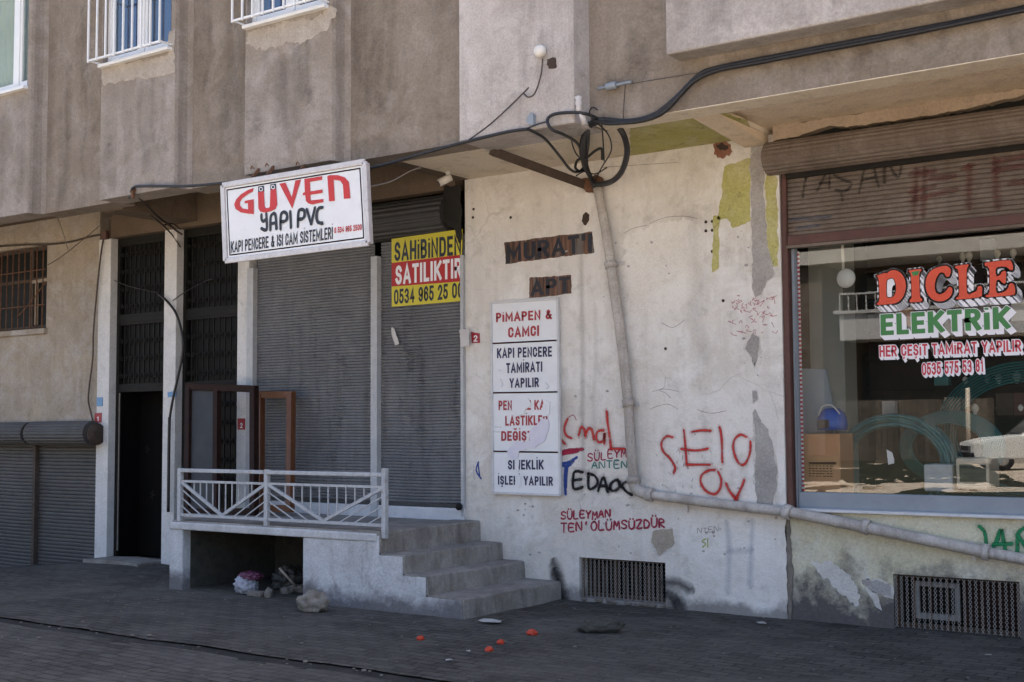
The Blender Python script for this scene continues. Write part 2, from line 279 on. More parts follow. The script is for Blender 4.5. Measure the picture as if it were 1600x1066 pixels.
# banded stencil panel behind the house name
m, nt, b = mat('brown_streaked_stencil_panel')
v = coord(nt, (1, 1, 0.06)); f1 = noise_n(nt, v, 30, 3, 0.6)
c = mixc(nt, ramp(nt, f1, 0.36, 0.62), (0.025, 0.016, 0.012), (0.17, 0.085, 0.055))
nt.links.new(mixc(nt, ramp(nt, noise_n(nt, v, 13, 3), 0.55, 0.6), c, (0.13, 0.11, 0.1)), b.inputs['Base Color']); b.inputs['Roughness'].default_value = 0.8
M['stencil'] = m

# block paving
def pavers(name, c1, c2, mortar, seed=0.0, rot=0.0):
    m, nt, b = mat(name)
    tc = N(nt, 'ShaderNodeTexCoord'); mp = N(nt, 'ShaderNodeMapping'); mp.inputs['Rotation'].default_value = (0, 0, rot)
    nt.links.new(tc.outputs['Object'], mp.inputs[0]); v0 = coord(nt, loc=(seed, seed, 0))
    wob = N(nt, 'ShaderNodeTexNoise'); wob.inputs['Scale'].default_value = 9; nt.links.new(v0, wob.inputs['Vector'])
    vv = mixc(nt, 0.03, mp.outputs[0], wob.outputs['Color'])
    br = N(nt, 'ShaderNodeTexBrick'); nt.links.new(vv, br.inputs['Vector'])
    br.inputs['Scale'].default_value = 1; br.inputs['Brick Width'].default_value = 0.19; br.inputs['Row Height'].default_value = 0.09
    br.inputs['Mortar Size'].default_value = 0.009; br.inputs['Mortar Smooth'].default_value = 0.4; br.inputs['Bias'].default_value = 0.0
    br.inputs['Color1'].default_value = (*c1, 1); br.inputs['Color2'].default_value = (*c2, 1); br.inputs['Mortar'].default_value = (*mortar, 1)
    c = mixc(nt, mathn(nt, 'MULTIPLY', ramp(nt, noise_n(nt, v0, 0.9, 8, 0.7, 0.5), 0.42, 0.7), 0.75), br.outputs['Color'], tuple(x*1.35 for x in c2))
    c = mixc(nt, mathn(nt, 'MULTIPLY', ramp(nt, noise_n(nt, v0, 2.6, 8, 0.75, 0.3), 0.5, 0.72), 0.7), c, tuple(x*0.55 for x in c1))
    c = mixc(nt, mathn(nt, 'MULTIPLY', ramp(nt, noise_n(nt, v0, 16, 8, 0.8), 0.52, 0.7), 0.55), c, (0.15, 0.14, 0.13))
    c = mixc(nt, mathn(nt, 'MULTIPLY', ramp(nt, noise_n(nt, v0, 31, 6, 0.75), 0.56, 0.68), 0.6), c, tuple(x*0.4 for x in c1))
    nt.links.new(c, b.inputs['Base Color']); b.inputs['Roughness'].default_value = 0.85; b.inputs['Specular IOR Level'].default_value = 0.25
    h = mathn(nt, 'ADD', mathn(nt, 'MULTIPLY', br.outputs['Fac'], -0.8), mathn(nt, 'MULTIPLY', noise_n(nt, v0, 18, 7, 0.75), 1.3))
    bump(nt, b, h, 1.0, 0.035)
    return m
M['pave'] = pavers('worn_block_paving', (0.06, 0.054, 0.049), (0.112, 0.101, 0.092), (0.027, 0.024, 0.022))
M['road'] = pavers('worn_road_blocks', (0.066, 0.06, 0.055), (0.118, 0.107, 0.098), (0.029, 0.026, 0.024), 4.0, 0.03)
M['gutter'] = plaster('dirty_gutter', (0.022, 0.021, 0.02), (0.045, 0.042, 0.04), (0.012, 0.012, 0.012), None, 0, 0.5, seed=40, big=5, bmp=1)
M['lot'] = plaster('dusty_rubble_ground', (0.42, 0.34, 0.26), (0.5, 0.42, 0.33), (0.28, 0.22, 0.16), (0.56, 0.49, 0.4), 0, 0.6, seed=41, big=1.5, bmp=1)
M['dark_ground_sheet'] = plaster('reflection_dimming_ground', (0.02, 0.022, 0.013), (0.032, 0.034, 0.02), (0.012, 0.014, 0.007), None, 0, 0.5, seed=61, big=1.5, bmp=1)
M['stonewall'] = pavers('rough_stone_courses', (0.08, 0.067, 0.052), (0.15, 0.128, 0.1), (0.03, 0.027, 0.022), 2.0)

# ------------------------------------------------------------------ mesh helpers
def tag(o, label=None, cat=None, group=None, kind=None):
    if label: o['label'] = label
    if cat: o['category'] = cat
    if group: o['group'] = group
    if kind: o['kind'] = kind
    return o
def thing(name, label, cat, loc=(0, 0, 0), group=None):
    o = bpy.data.objects.new(name, None); COL.objects.link(o); o.location = loc
    o.empty_display_size = 0.1
    return tag(o, label, cat, group)
def link(name, me, mats, parent=None, label=None):
    if not isinstance(mats, (list, tuple)): mats = [mats]
    for x in mats: me.materials.append(x)
    o = bpy.data.objects.new(name, me); COL.objects.link(o)
    if parent is not None:
        o.parent = parent
        w = Matrix.Identity(4); p = parent
        while p is not None: w = Matrix.Translation(p.location) @ w; p = p.parent
        o.matrix_parent_inverse = Matrix.Identity(4)
        o.location = w.inverted().to_translation()
    if label: o['label'] = label
    return o
def obj(name, bm, mats, parent=None, smooth=False, label=None, bevel=0.0):
    if bevel:
        bmesh.ops.remove_doubles(bm, verts=bm.verts, dist=1e-5)
    bmesh.ops.recalc_face_normals(bm, faces=bm.faces)
    me = bpy.data.meshes.new(name); bm.to_mesh(me); bm.free()
    if smooth:
        for p in me.polygons: p.use_smooth = True
    o = link(name, me, mats, parent, label)
    if bevel:
        md = o.modifiers.new('bevel', 'BEVEL'); md.width = bevel; md.segments = 2; md.limit_method = 'ANGLE'; md.angle_limit = R(50)
    return o
def NB(): return bmesh.new()
def bx(bm, x0, x1, y0, y1, z0, z1, mi=0):
    vs = [bm.verts.new(p) for p in ((x0, y0, z0), (x1, y0, z0), (x1, y1, z0), (x0, y1, z0), (x0, y0, z1), (x1, y0, z1), (x1, y1, z1), (x0, y1, z1))]
    for q in ((0, 3, 2, 1), (4, 5, 6, 7), (0, 1, 5, 4), (1, 2, 6, 5), (2, 3, 7, 6), (3, 0, 4, 7)):
        f = bm.faces.new([vs[i] for i in q]); f.material_index = mi
    return bm
def box(name, x0, x1, y0, y1, z0, z1, m, parent=None, bevel=0.0, label=None):
    return obj(name, bx(NB(), x0, x1, y0, y1, z0, z1), m, parent, bevel=bevel, label=label)
def bar(bm, a, b, w, d=None, mi=0):
    """rectangular bar from a to b"""
    a, b = Vector(a), Vector(b); d = d or w; t = (b-a).normalized()
    s = t.cross(Vector((0, 1, 0)))
    if s.length < 1e-3: s = Vector((1, 0, 0))
    s.normalize(); q = s.cross(t).normalized()
    vs = [bm.verts.new(p + s*i*w/2 + q*j*d/2) for p in (a, b) for i, j in ((-1, -1), (1, -1), (1, 1), (-1, 1))]
    for f in ((0, 1, 2, 3), (7, 6, 5, 4), (0, 4, 5, 1), (1, 5, 6, 2), (2, 6, 7, 3), (3, 7, 4, 0)):
        bm.faces.new([vs[i] for i in f]).material_index = mi
def smooth_pts(pts, n=6):
    pts = [Vector(p) for p in pts]
    if len(pts) < 3 or n < 2: return pts
    out = []
    for i in range(len(pts)-1):
        p0 = pts[max(i-1, 0)]; p1 = pts[i]; p2 = pts[i+1]; p3 = pts[min(i+2, len(pts)-1)]
        for k in range(n):
            t = k/n
            out.append(0.5*((2*p1) + (p2-p0)*t + (2*p0-5*p1+4*p2-p3)*t*t + (3*p1-p0-3*p2+p3)*t**3))
    out.append(pts[-1]); return out
def tube(bm, pts, r, seg=8, n=6, cap=True, mi=0):
    pts = smooth_pts(pts, n); rings = []
    rr = r if callable(r) else (lambda t: r)
    up = Vector((0.13, 0.2, 0.97)).normalized()
    for i, p in enumerate(pts):
        t = (pts[min(i+1, len(pts)-1)] - pts[max(i-1, 0)])
        if t.length < 1e-9: t = Vector((0, 0, 1))
        t.normalize()
        s = t.cross(up)
        if s.length < 0.05: s = t.cross(Vector((1, 0, 0)))
        s.normalize(); q = s.cross(t)
        if rings:      # keep frames aligned
            s = (ps - t*ps.dot(t)).normalized(); q = s.cross(t)
        ps = s
        rad = rr(i/max(1, len(pts)-1))
        rings.append([bm.verts.new(p + (s*math.cos(2*math.pi*k/seg) + q*math.sin(2*math.pi*k/seg))*rad) for k in range(seg)])
    for a, b in zip(rings, rings[1:]):
        for k in range(seg):
            f = bm.faces.new((a[k], a[(k+1) % seg], b[(k+1) % seg], b[k])); f.smooth = True; f.material_index = mi
    if cap:
        bm.faces.new(rings[0][::-1]).material_index = mi; bm.faces.new(rings[-1]).material_index = mi
    return bm
def lathe(bm, prof, c, axis='Z', seg=24, mi=0):
    """profile of (radius, height) turned about an axis through c"""
    c = Vector(c); rings = []
    for r_, h in prof:
        ring = []
        for k in range(seg):
            a = 2*math.pi*k/seg; x, y = r_*math.cos(a), r_*math.sin(a)
            v = {'Z': Vector((x, y, h)), 'Y': Vector((x, h, y)), 'X': Vector((h, x, y))}[axis]
            ring.append(bm.verts.new(c+v))
        rings.append(ring)
    for a, b in zip(rings, rings[1:]):
        for k in range(seg):
            f = bm.faces.new((a[k], a[(k+1) % seg], b[(k+1) % seg], b[k])); f.smooth = True; f.material_index = mi
    bm.faces.new(rings[0][::-1]).material_index = mi; bm.faces.new(rings[-1]).material_index = mi
    return bm
def prism(bm, pts, y0, y1, mi=0):
    """outline of world points (x, z) between two depths"""
    a = [bm.verts.new((p[0], y0, p[1])) for p in pts]; b = [bm.verts.new((p[0], y1, p[1])) for p in pts]
    n = len(pts)
    fs = [bm.faces.new(a), bm.faces.new(b[::-1])]
    for i in range(n): fs.append(bm.faces.new((a[i], b[i], b[(i+1) % n], a[(i+1) % n])))
    for f in fs: f.material_index = mi
    for f in fs[:2]: f.normal_update()
    bmesh.ops.triangulate(bm, faces=fs[:2], ngon_method='EAR_CLIP')
    return bm
def jag(pts, amp, step=0.04, seed=1):
    r_ = random.Random(seed); out = []; n = len(pts); step *= 0.5
    for i in range(n):
        a, b = Vector(pts[i]), Vector(pts[(i+1) % n]); L = (b-a).length; k = max(1, int(L/step))
        t = (b-a).normalized() if L > 0 else Vector((1, 0)); nn = Vector((-t.y, t.x))
        for j in range(k):
            p = a.lerp(b, j/k)
            q = nn*amp*(noise.noise(Vector((p.x*9, p.y*9, seed)))*1.3 + 0.8*noise.noise(Vector((p.x*31, p.y*31, seed))) + r_.uniform(-.25, .25))
            out.append((p.x+q.x, p.y+q.y))
    return out
def pix(pts, Y): return [(lambda w: (w.x, w.z))(P(x, y, Y)) for x, y in pts]
def zoomc(pts, ox, oy, s): return [(ox+u/s, oy+v/s) for u, v in pts]
def patch(name, pts, Y, m, parent, th=0.004, amp=0.012, seed=1, step=0.04, label=None):
    w = pix(pts, Y); o = obj(name, prism(NB(), jag(w, amp, step, seed), Y-th, Y-0.0005), m, parent, label=label)
    if name == 'plaster_patch' and th >= 0.004:          # broken paint edge standing round the bare patch
        c = Vector((sum(p[0] for p in w)/len(w), sum(p[1] for p in w)/len(w)))
        g = [tuple(Vector(p)+(Vector(p)-c).normalized()*0.012) for p in w]
        obj('flaked_rim', prism(NB(), jag(g, amp*1.3, step, seed+90), Y-th*0.5, Y-0.0004), M['rim'], o)
    return o
def ribbon(bm, pts, w, y, uvl, n=5, wobble=0.12, seed=0):
    """flat painted stroke at depth y; pts are world (x, z)"""
    pp = smooth_pts([Vector((p[0], 0, p[1])) for p in pts], n)
    L = []; r_ = random.Random(seed+int(abs(pts[0][0])*1000))
    # round ends
    t0 = (pp[1]-pp[0]).normalized(); t1 = (pp[-1]-pp[-2]).normalized()
    pp = [pp[0]-t0*w*0.4] + pp + [pp[-1]+t1*w*0.4]
    for i, p in enumerate(pp):
        t = pp[min(i+1, len(pp)-1)] - pp[max(i-1, 0)]
        if t.length < 1e-9: t = Vector((1, 0, 0))
        t.normalize(); nn = Vector((-t.z, 0, t.x))
        ww = w*(1+r_.uniform(-wobble, wobble)*0.6+0.28*noise.noise(Vector((i*0.22, seed*3.7, 1))))*(0.45 if i in (0, len(pp)-1) else 1)
        L.append((bm.verts.new((p.x+nn.x*ww/2, y, p.z+nn.z*ww/2)), bm.verts.new((p.x-nn.x*ww/2, y, p.z-nn.z*ww/2))))
    for i, (a, b) in enumerate(zip(L, L[1:])):
        f = bm.faces.new((a[0], a[1], b[1], b[0]))
        for lo, uv in zip(f.loops, ((i, 0), (i, 1), (i+1, 1), (i+1, 0))): lo[uvl].uv = uv
def strokes(name, paths, w, Y, m, parent, n=5, label=None, th=0.0025):
    """paths in photo pixels, painted on the plane Y; each stroke on its own hair-thin layer, overspray beneath"""
    bm = NB(); uvl = bm.loops.layers.uv.new('UVMap'); mist = m.name in ('red_spray', 'black_spray', 'green_spray')
    for i, p in enumerate(paths):
        ribbon(bm, pix(p, Y), w, Y-th-0.0004*(i % 12), uvl, n, seed=i)
        if mist:
            k = len(bm.faces); ribbon(bm, pix(p, Y), w*2.6, Y-th*0.6-0.00005*(i % 12), uvl, n, seed=i)
            bm.faces.ensure_lookup_table()
            for f in bm.faces[k:]: f.material_index = 1
    me = bpy.data.meshes.new(name); bm.to_mesh(me); bm.free()
    return link(name, me, [m, M[MIST[m.name]]] if mist else m, parent, label)
MIST = {'red_spray': 'mi_red', 'black_spray': 'mi_black', 'green_spray': 'mi_green'}

def arc(cx, cy, rx, ry, a0, a1, n=7): return [(cx+rx*math.cos(R(a0+(a1-a0)*k/n)), cy+ry*math.sin(R(a0+(a1-a0)*k/n))) for k in range(n+1)]
_O = arc(.5, .7, .5, .3, 90, 0)+arc(.5, .3, .5, .3, 0, -180)+arc(.5, .7, .5, .3, 180, 90)
_C = [(1, .7)]+arc(.5, .74, .5, .26, 0, 180)+arc(.5, .26, .5, .26, 180, 360)
_P = [(0, 0), (0, 1), (.55, 1)]+arc(.55, .74, .45, .26, 90, -90)+[(0, .48)]
GL = {'A': (.64, [[(0, 0), (.5, 1), (1, 0)], [(.2, .28), (.8, .28)]]), 'B': (.54, [[(0, 0), (0, 1), (.55, 1)]+arc(.55, .765, .42, .235, 90, -90)+[(0, .53)], [(.5, .53)]+arc(.55, .265, .45, .265, 90, -90)+[(0, 0)]]),
 'C': (.54, [_C+[(1, .3)]]), 'D': (.56, [[(0, 0), (0, 1), (.5, 1)]+arc(.5, .7, .5, .3, 90, 0)+arc(.5, .3, .5, .3, 0, -90)+[(0, 0)]]),
 'E': (.48, [[(1, 1), (0, 1), (0, 0), (1, 0)], [(0, .5), (.88, .5)]]), 'G': (.56, [_C+[(1, .44), (.6, .44)]]), 'H': (.56, [[(0, 0), (0, 1)], [(1, 0), (1, 1)], [(0, .5), (1, .5)]]),
 'I': (0, [[(.5, 0), (.5, 1)]]), 'K': (.58, [[(0, 0), (0, 1)], [(1, 1), (.06, .42)], [(.3, .58), (1, 0)]]), 'L': (.44, [[(0, 1), (0, 0), (1, 0)]]),
 'M': (.74, [[(0, 0), (0, 1), (.5, .22), (1, 1), (1, 0)]]), 'N': (.58, [[(0, 0), (0, 1), (1, 0), (1, 1)]]), 'O': (.58, [_O]), 'P': (.52, [_P]),
 'R': (.54, [_P, [(.48, .48), (1, 0)]]), 'S': (.52, [arc(.5, .75, .48, .25, 12, 270)+arc(.5, .25, .5, .25, 90, -168, 10)]), 'T': (.52, [[(0, 1), (1, 1)], [(.5, 1), (.5, 0)]]),
 'U': (.56, [[(0, 1), (0, .3)]+arc(.5, .3, .5, .3, 180, 360)+[(1, 1)]]), 'V': (.6, [[(0, 1), (.5, 0), (1, 1)]]), 'Y': (.58, [[(0, 1), (.5, .44), (1, 1)], [(.5, .44), (.5, 0)]]), 'Z': (.5, [[(0, 1), (1, 1), (0, 0), (1, 0)]]),
 '&': (.62, [[(1, 0), (.25, .75), (.25, .9), (.45, 1), (.65, .88), (.58, .72), (.1, .38), (.02, .2), (.2, .02), (.5, .02), (.95, .42)]]),
 '0': (.52, [_O]), '1': (.3, [[(0, .78), (.7, 1), (.7, 0)]]), '2': (.5, [arc(.5, .72, .5, .28, 170, -25)+[(0, 0), (1, 0)]]), '3': (.5, [arc(.45, .76, .5, .24, 160, -90)+arc(.45, .26, .55, .26, 90, -160)]),
 '4': (.52, [[(.72, 0), (.72, 1), (0, .28), (1, .28)]]), '5': (.5, [[(.95, 1), (.1, 1), (.05, .52)]+arc(.45, .31, .55, .31, 110, -160)]), '6': (.5, [arc(.5, .72, .48, .28, 20, 180)+[(0, .3)]+arc(.5, .3, .5, .3, 180, 540, 12)]),
 '7': (.48, [[(0, 1), (1, 1), (.35, 0)]]), '8': (.5, [arc(.5, .76, .44, .24, -90, 270, 12), arc(.5, .26, .5, .26, 90, 450, 12)]), '9': (.5, [arc(.5, .28, .48, .28, 200, 360)+[(1, .7)]+arc(.5, .7, .5, .3, 0, 360, 12)]),
 "'": (0, [[(.5, .8), (.5, 1)]]), ' ': (.26, [])}
def glyph(ch):
    base = {'İ': 'I', 'i': 'I', 'Ş': 'S', 'Ç': 'C', 'Ü': 'U', 'Ö': 'O', 'Ğ': 'G'}.get(ch, ch); return base, GL[base]
def stroke_faces(bm, pts, t, ext, fn, y, mi):
    """mitred constant-width stroke in letter space"""
    q = [Vector(p) for p in pts]; q2 = [q[0]]
    for p in q[1:]:
        if (p-q2[-1]).length > 1e-4: q2.append(p)
    q = q2; closed = (q[0]-q[-1]).length < 1e-3
    if closed: q = q[:-1]
    else:
        q[0] = q[0]-(q[1]-q[0]).normalized()*ext; q[-1] = q[-1]+(q[-1]-q[-2]).normalized()*ext
    n = len(q); L = []
    for i in range(n):
        a = q[i-1] if (i or closed) else None; b_ = q[(i+1) % n] if (i < n-1 or closed) else None
        d0 = (q[i]-a).normalized() if a is not None else (b_-q[i]).normalized(); d1 = (b_-q[i]).normalized() if b_ is not None else d0
        n0, n1 = Vector((-d0.y, d0.x)), Vector((-d1.y, d1.x)); m_ = n0+n1
        if m_.length < 1e-3: m_ = n0
        m_.normalize(); k = min(1/max(0.2, m_.dot(n0)), 2.2)
        L.append((q[i]+m_*t/2*k, q[i]-m_*t/2*k))
    V = [(bm.verts.new(fn(a.x, a.y, y)), bm.verts.new(fn(b_.x, b_.y, y))) for a, b_ in L]
    prs = list(zip(V, V[1:]))+([(V[-1], V[0])] if closed else [])
    for a, b_ in prs: bm.faces.new((a[0], a[1], b_[1], b_[0])).material_index = mi
def text_bm(bm, s, p0, p1, ptop, Y, bold=0.02, layers=((0, 0, 0, 0),), extra=0.0):
    """block capitals on plane Y between two baseline pixels, cap height reaching ptop (above p0); layers: (dx, dz, dy, material)"""
    t = 0.135+1.6*bold; gap = 0.11
    x = 0; cells = []
    for ch in s:
        b_, (w, st) = glyph(ch); W = (t if w == 0 else w+0.04) if ch != ' ' else w
        cells.append((ch, x, W, st)); x += W+gap
    tot = x-gap
    a, b_, tp = P(*p0, Y), P(*p1, Y), P(*ptop, Y); tp = Vector((a.x, Y, tp.z))
    for dx, dz, dy, mi in layers:
        def fn(u, v, y): q = a+(b_-a)*(u/tot)+(tp-a)*v; return (q.x+dx, y+dy, q.z+dz)
        k = 0
        for ch, x0, W, st in cells:
            mp = lambda p: (x0+t/2+p[0]*max(0, W-t), t/2+p[1]*(1-t))
            paths = [[mp(p) for p in pth] for pth in st]; cx_ = x0+W/2
            if ch == 'i': paths = [[(cx_, t/2), (cx_, 0.78-t/2)], [(cx_, 0.9), (cx_, 1.0)]]
            if ch == 'İ': paths.append([(cx_, 1.16), (cx_, 1.16+t*0.6)])
            if ch in 'ÜÖ': paths += [[(x0+W*.25, 1.18), (x0+W*.25, 1.25)], [(x0+W*.75, 1.18), (x0+W*.75, 1.25)]]
            if ch == 'Ğ': paths.append([(x0+W*.2, 1.25), (cx_, 1.17), (x0+W*.8, 1.25)])
            if ch in 'ŞÇ': paths.append([(cx_, -0.05), (cx_+.03, -.16), (cx_-.08, -.24)])
            for pth in paths:
                acc = pth[0][1] > 0.89 and ch == 'i' or pth[0][1] > 1.1 or pth[0][1] < 0
                stroke_faces(bm, pth, t*(0.7 if acc else 1)+extra, (0 if acc else t/2)+extra/2, fn, Y-0.00012*(k % 3), mi); k += 1
def flat(name, bm, mats, parent, label=None):
    me = bpy.data.meshes.new(name); bmesh.ops.recalc_face_normals(bm, faces=bm.faces); bm.to_mesh(me); bm.free()
    return link(name, me, mats, parent, label)
def lettering(name, items, Y, m, parent, bold=0.02, label=None):
    for it in items:
        bm = NB(); text_bm(bm, it[0], it[1], it[2], it[3], Y, it[4] if len(it) > 4 else bold); flat(name, bm, m, parent, label)
STROKE = {'S': [[(1, .85), (.6, 1), (.15, .9), (.1, .65), (.5, .5), (.9, .35), (.85, .1), (.4, 0), (0, .12)]],
 'U': [[(0, 1), (.02, .3), (.3, 0), (.7, .02), (.95, .3), (1, 1)]], 'L': [[(.05, 1), (.05, 0), (.9, 0)]],
 'E': [[(.9, 1), (.08, 1), (.05, 0), (.95, 0)], [(.08, .5), (.75, .52)]], 'Y': [[(0, 1), (.45, .5)], [(1, 1), (.45, .5), (.4, 0)]],
 'M': [[(0, 0), (.1, 1), (.5, .35), (.9, 1), (1, 0)]], 'A': [[(0, 0), (.5, 1), (1, 0)], [(.2, .4), (.8, .4)]],
 'N': [[(0, 0), (.05, 1), (.95, 0), (1, 1)]], 'T': [[(0, 1), (1, 1)], [(.5, 1), (.5, 0)]],
 'O': [[(.5, 1), (.1, .8), (0, .4), (.3, 0), (.75, .05), (1, .45), (.85, .85), (.5, 1)]],
 'Z': [[(0, .95), (.95, 1), (.1, 0), (1, .05)]], 'D': [[(.05, 0), (.05, 1), (.6, .95), (1, .55), (.7, .08), (.05, 0)]],
 'R': [[(.05, 0), (.05, 1), (.75, .95), (.85, .65), (.1, .5), (.95, 0)]], 'P': [[(.05, 0), (.05, 1), (.8, .9), (.8, .6), (.05, .45)]],
 "'": [[(.5, 1), (.4, .75)]], 'I': [[(.5, 1), (.5, 0)]], 'K': [[(.05, 1), (.05, 0)], [(.9, 1), (.1, .5), (1, 0)]],
 '"': [[(.2, 1.25), (.22, 1.3)], [(.75, 1.25), (.77, 1.3)]]}
STROKE['Ü'] = STROKE['U'] + STROKE['"']; STROKE['Ö'] = STROKE['O'] + STROKE['"']
def hand(s, x0, y0, x1, y1, h, seed=1, wfrac=0.72):
    """hand-painted capitals along a pixel baseline -> list of pixel strokes"""
    r_ = random.Random(seed); out = []; n = len(s)
    for i, ch in enumerate(s):
        if ch == ' ': continue
        cw = (x1-x0)/n; bx_ = x0 + cw*i; by = y0 + (y1-y0)*i/n + r_.uniform(-.06, .06)*h; hh = h*r_.uniform(.85, 1.1)
        for st in STROKE[ch]: out.append([(bx_+u*cw*wfrac, by-v*hh) for u, v in st])
    return out

# ================================================================== GROUND
def gz(x, y):
    d = max(0.0, -12.7-x); k = min(1.0, max(0.0, (y+3.3)/1.6))
    return -0.1*min(d, 4)*k*k*(3-2*k)
def ground_sheet(name, x0, x1, y0, y1, nx, ny, m, amp=0.006, z=0.0, dip=True):
    bm = NB(); g = []
    for j in range(ny+1):
        row = []
        for i in range(nx+1):
            x = x0+(x1-x0)*i/nx; y = y0+(y1-y0)*j/ny
            row.append(bm.verts.new((x, y, z + (gz(x, y) if dip else 0) + amp*(noise.noise(Vector((x*1.3, y*1.3, z)))+0.5*noise.noise(Vector((x*5, y*5, z)))))))
        g.append(row)
    for j in range(ny):
        for i in range(nx): bm.faces.new((g[j][i], g[j][i+1], g[j+1][i+1], g[j+1][i])).smooth = True
    o = obj(name, bm, m); return o
tag(ground_sheet('pavement', -30, 12, -3.42, 0.9, 260, 60, M['pave'], 0.012), kind='structure')
tag(ground_sheet('road', -30, 12, -6.1, -3.55, 220, 40, M['road'], 0.012, -0.012, False), kind='structure')
tag(ground_sheet('gutter', -30, 12, -3.6, -3.39, 200, 4, M['gutter'], 0.008, -0.014, False), kind='structure')
tag(ground_sheet('ground', -220, 180, -220, 60, 40, 40, M['lot'], 0.0, -0.6, False), kind='structure')

# ================================================================== BUILDING
B = thing('apartment_building', 'weathered brown rendered apartment block with shops below and graffiti on its white wall', 'building', (-7, 0, 0))
TOP = 10.2
UY, BEAMY = -1.33, -1.2
H = 3.92
# -- upper wall panels (right part further back)
def xw(px, Y, py=150): return P(px, py, Y).x
bm = NB()
bays = [(-13.9, xw(45, -1.5)), (xw(158, -1.5), xw(270, -1.5)), (xw(383, -1.5), xw(515, -1.5))]
WIN_Z0, WIN_Z1 = 5.33, 6.75
colx0, colx1 = xw(717, -1.43), xw(897, -1.43)
prev = -30.0
for a, b_ in bays:
    bx(bm, prev, a, UY, -1.05, H, TOP); prev = b_
bx(bm, prev, colx0, UY, -1.05, H, TOP)
bx(bm, colx1, 12, BEAMY, -0.95, H, TOP)
obj('upper_wall', bm, M['upper'], B)
for i, (a, b_) in enumerate(bays):           # window bays with a rounded flank
    bm = NB()
    w0, w1 = (a+0.25 if i == 0 else a+0.02), b_-0.035
    # right flank: rounded return from front y=-1.5 to panel plane
    prof = [(a, -1.5), (b_, -1.5), (b_+0.02, -1.49), (b_+0.035, -1.46), (b_+0.04, -1.40), (b_+0.05, -1.36), (b_+0.10, -1.333), (b_+0.10, -1.2), (a, -1.2)]
    for z0, z1 in ((H-0.004, WIN_Z0), (WIN_Z1, 8.2), (9.6, TOP)):
        va = [bm.verts.new((x, y, z0)) for x, y in prof]; vb = [bm.verts.new((x, y, z1)) for x, y in prof]
        n = len(prof)
        bm.faces.new(va[::-1]); bm.faces.new(vb)
        for k in range(n): bm.faces.new((va[k], va[(k+1) % n], vb[(k+1) % n], vb[k]))
    for z0, z1 in ((WIN_Z0, WIN_Z1), (8.2, 9.6)):
        p2 = [(w1, -1.5)] + prof[1:-1] + [(w1, -1.2)]
        va = [bm.verts.new((x, y, z0)) for x, y in p2]; vb = [bm.verts.new((x, y, z1)) for x, y in p2]
        n = len(p2)
        for k in range(n): bm.faces.new((va[k], va[(k+1) % n], vb[(k+1) % n], vb[k]))
        if w0 > a+0.001: bx(bm, a, w0, -1.5, -1.2, z0, z1)
        bx(bm, w0, w1, -1.22, -1.2, 8.2, 9.6) if z0 == 8.2 else None
    obj('wall_bay', bm, M['bay'], B)
    # window in the bay
    y = -1.44
    fr = NB(); mid = (w0+w1)/2 if i else w1-0.3
    for x0, x1, z0, z1 in ((w0, w1, WIN_Z0, WIN_Z0+0.06), (w0, w1, WIN_Z1-0.06, WIN_Z1), (w0, w0+0.05, WIN_Z0+0.06, WIN_Z1-0.06), (w1-0.05, w1, WIN_Z0+0.06, WIN_Z1-0.06), (mid-0.045, mid+0.045, WIN_Z0+0.06, WIN_Z1-0.06)):
        bx(fr, x0, x1, y, y+0.06, z0, z1)
    for s0, s1 in ((w0+0.05, mid-0.045), (mid+0.045, w1-0.05)):
        for x0, x1, z0, z1 in ((s0, s1, WIN_Z0+0.06, WIN_Z0+0.1), (s0, s0+0.035, WIN_Z0+0.1, WIN_Z1-0.06), (s1-0.035, s1, WIN_Z0+0.1, WIN_Z1-0.06)):
            bx(fr, x0, x1, y+0.012, y+0.05, z0, z1)
    wf = obj('window', fr, M['pvcwhite'], B, bevel=0.004)
    box('pane', w0+0.05, w1-0.05, y+0.03, y+0.034, WIN_Z0+0.06, WIN_Z1-0.06, M['glassup'] if i else M['glassclear'], wf)
    bm = NB(); nf = 40; g0 = []
    for k in range(nf+1):
        x = w0 + (w1-w0)*k/nf; yy = -1.30 + 0.02*math.sin(k*1.9) + 0.01*math.sin(k*4.3)
        g0.append((bm.verts.new((x, yy, WIN_Z0)), bm.verts.new((x, yy, WIN_Z1))))
    for p, q in zip(g0, g0[1:]): bm.faces.new((p[0], q[0], q[1], p[1])).smooth = True
    obj('curtain', bm, M['curtain'] if i == 0 else M['drape'], wf)
    box('sill', w0-0.01, w1+0.02, -1.56, -1.43, WIN_Z0-0.035, WIN_Z0-0.002, M['pvcwhite'], wf, 0.004)
    if i:
        bm = NB(); yb = -1.66
        for k in range(9):
            x = w0-0.03 + (w1-w0+0.05)*k/8
            bar(bm, (x, yb, WIN_Z0-0.0), (x, yb, WIN_Z1), 0.016)
        for z in (WIN_Z0+0.02, WIN_Z0+0.72, WIN_Z1-0.03):
            bar(bm, (w0-0.04, yb+0.012, z), (w1+0.03, yb+0.012, z), 0.02)
            for x in (w0-0.03, w1+0.02): bar(bm, (x, yb, z), (x, -1.5, z), 0.014)
        obj('window_grille', bm, M['pvcwhite'], wf)
bm = NB(); bx(bm, colx0, colx1, -1.43, -1.0, H-0.02, TOP)
obj('corner_column', bm, M['column'], B, bevel=0.012)
# balcony panel upper right
bm = NB(); bx(bm, P(1040, 60, -1.43).x, 12, -1.43, BEAMY, 4.29, 5.4)
bx(bm, P(1040, 60, -1.43).x+0.02, 12, -1.47, BEAMY, 5.4, 5.48)
obj('balcony', bm, M['balcony'], B, bevel=0.015)
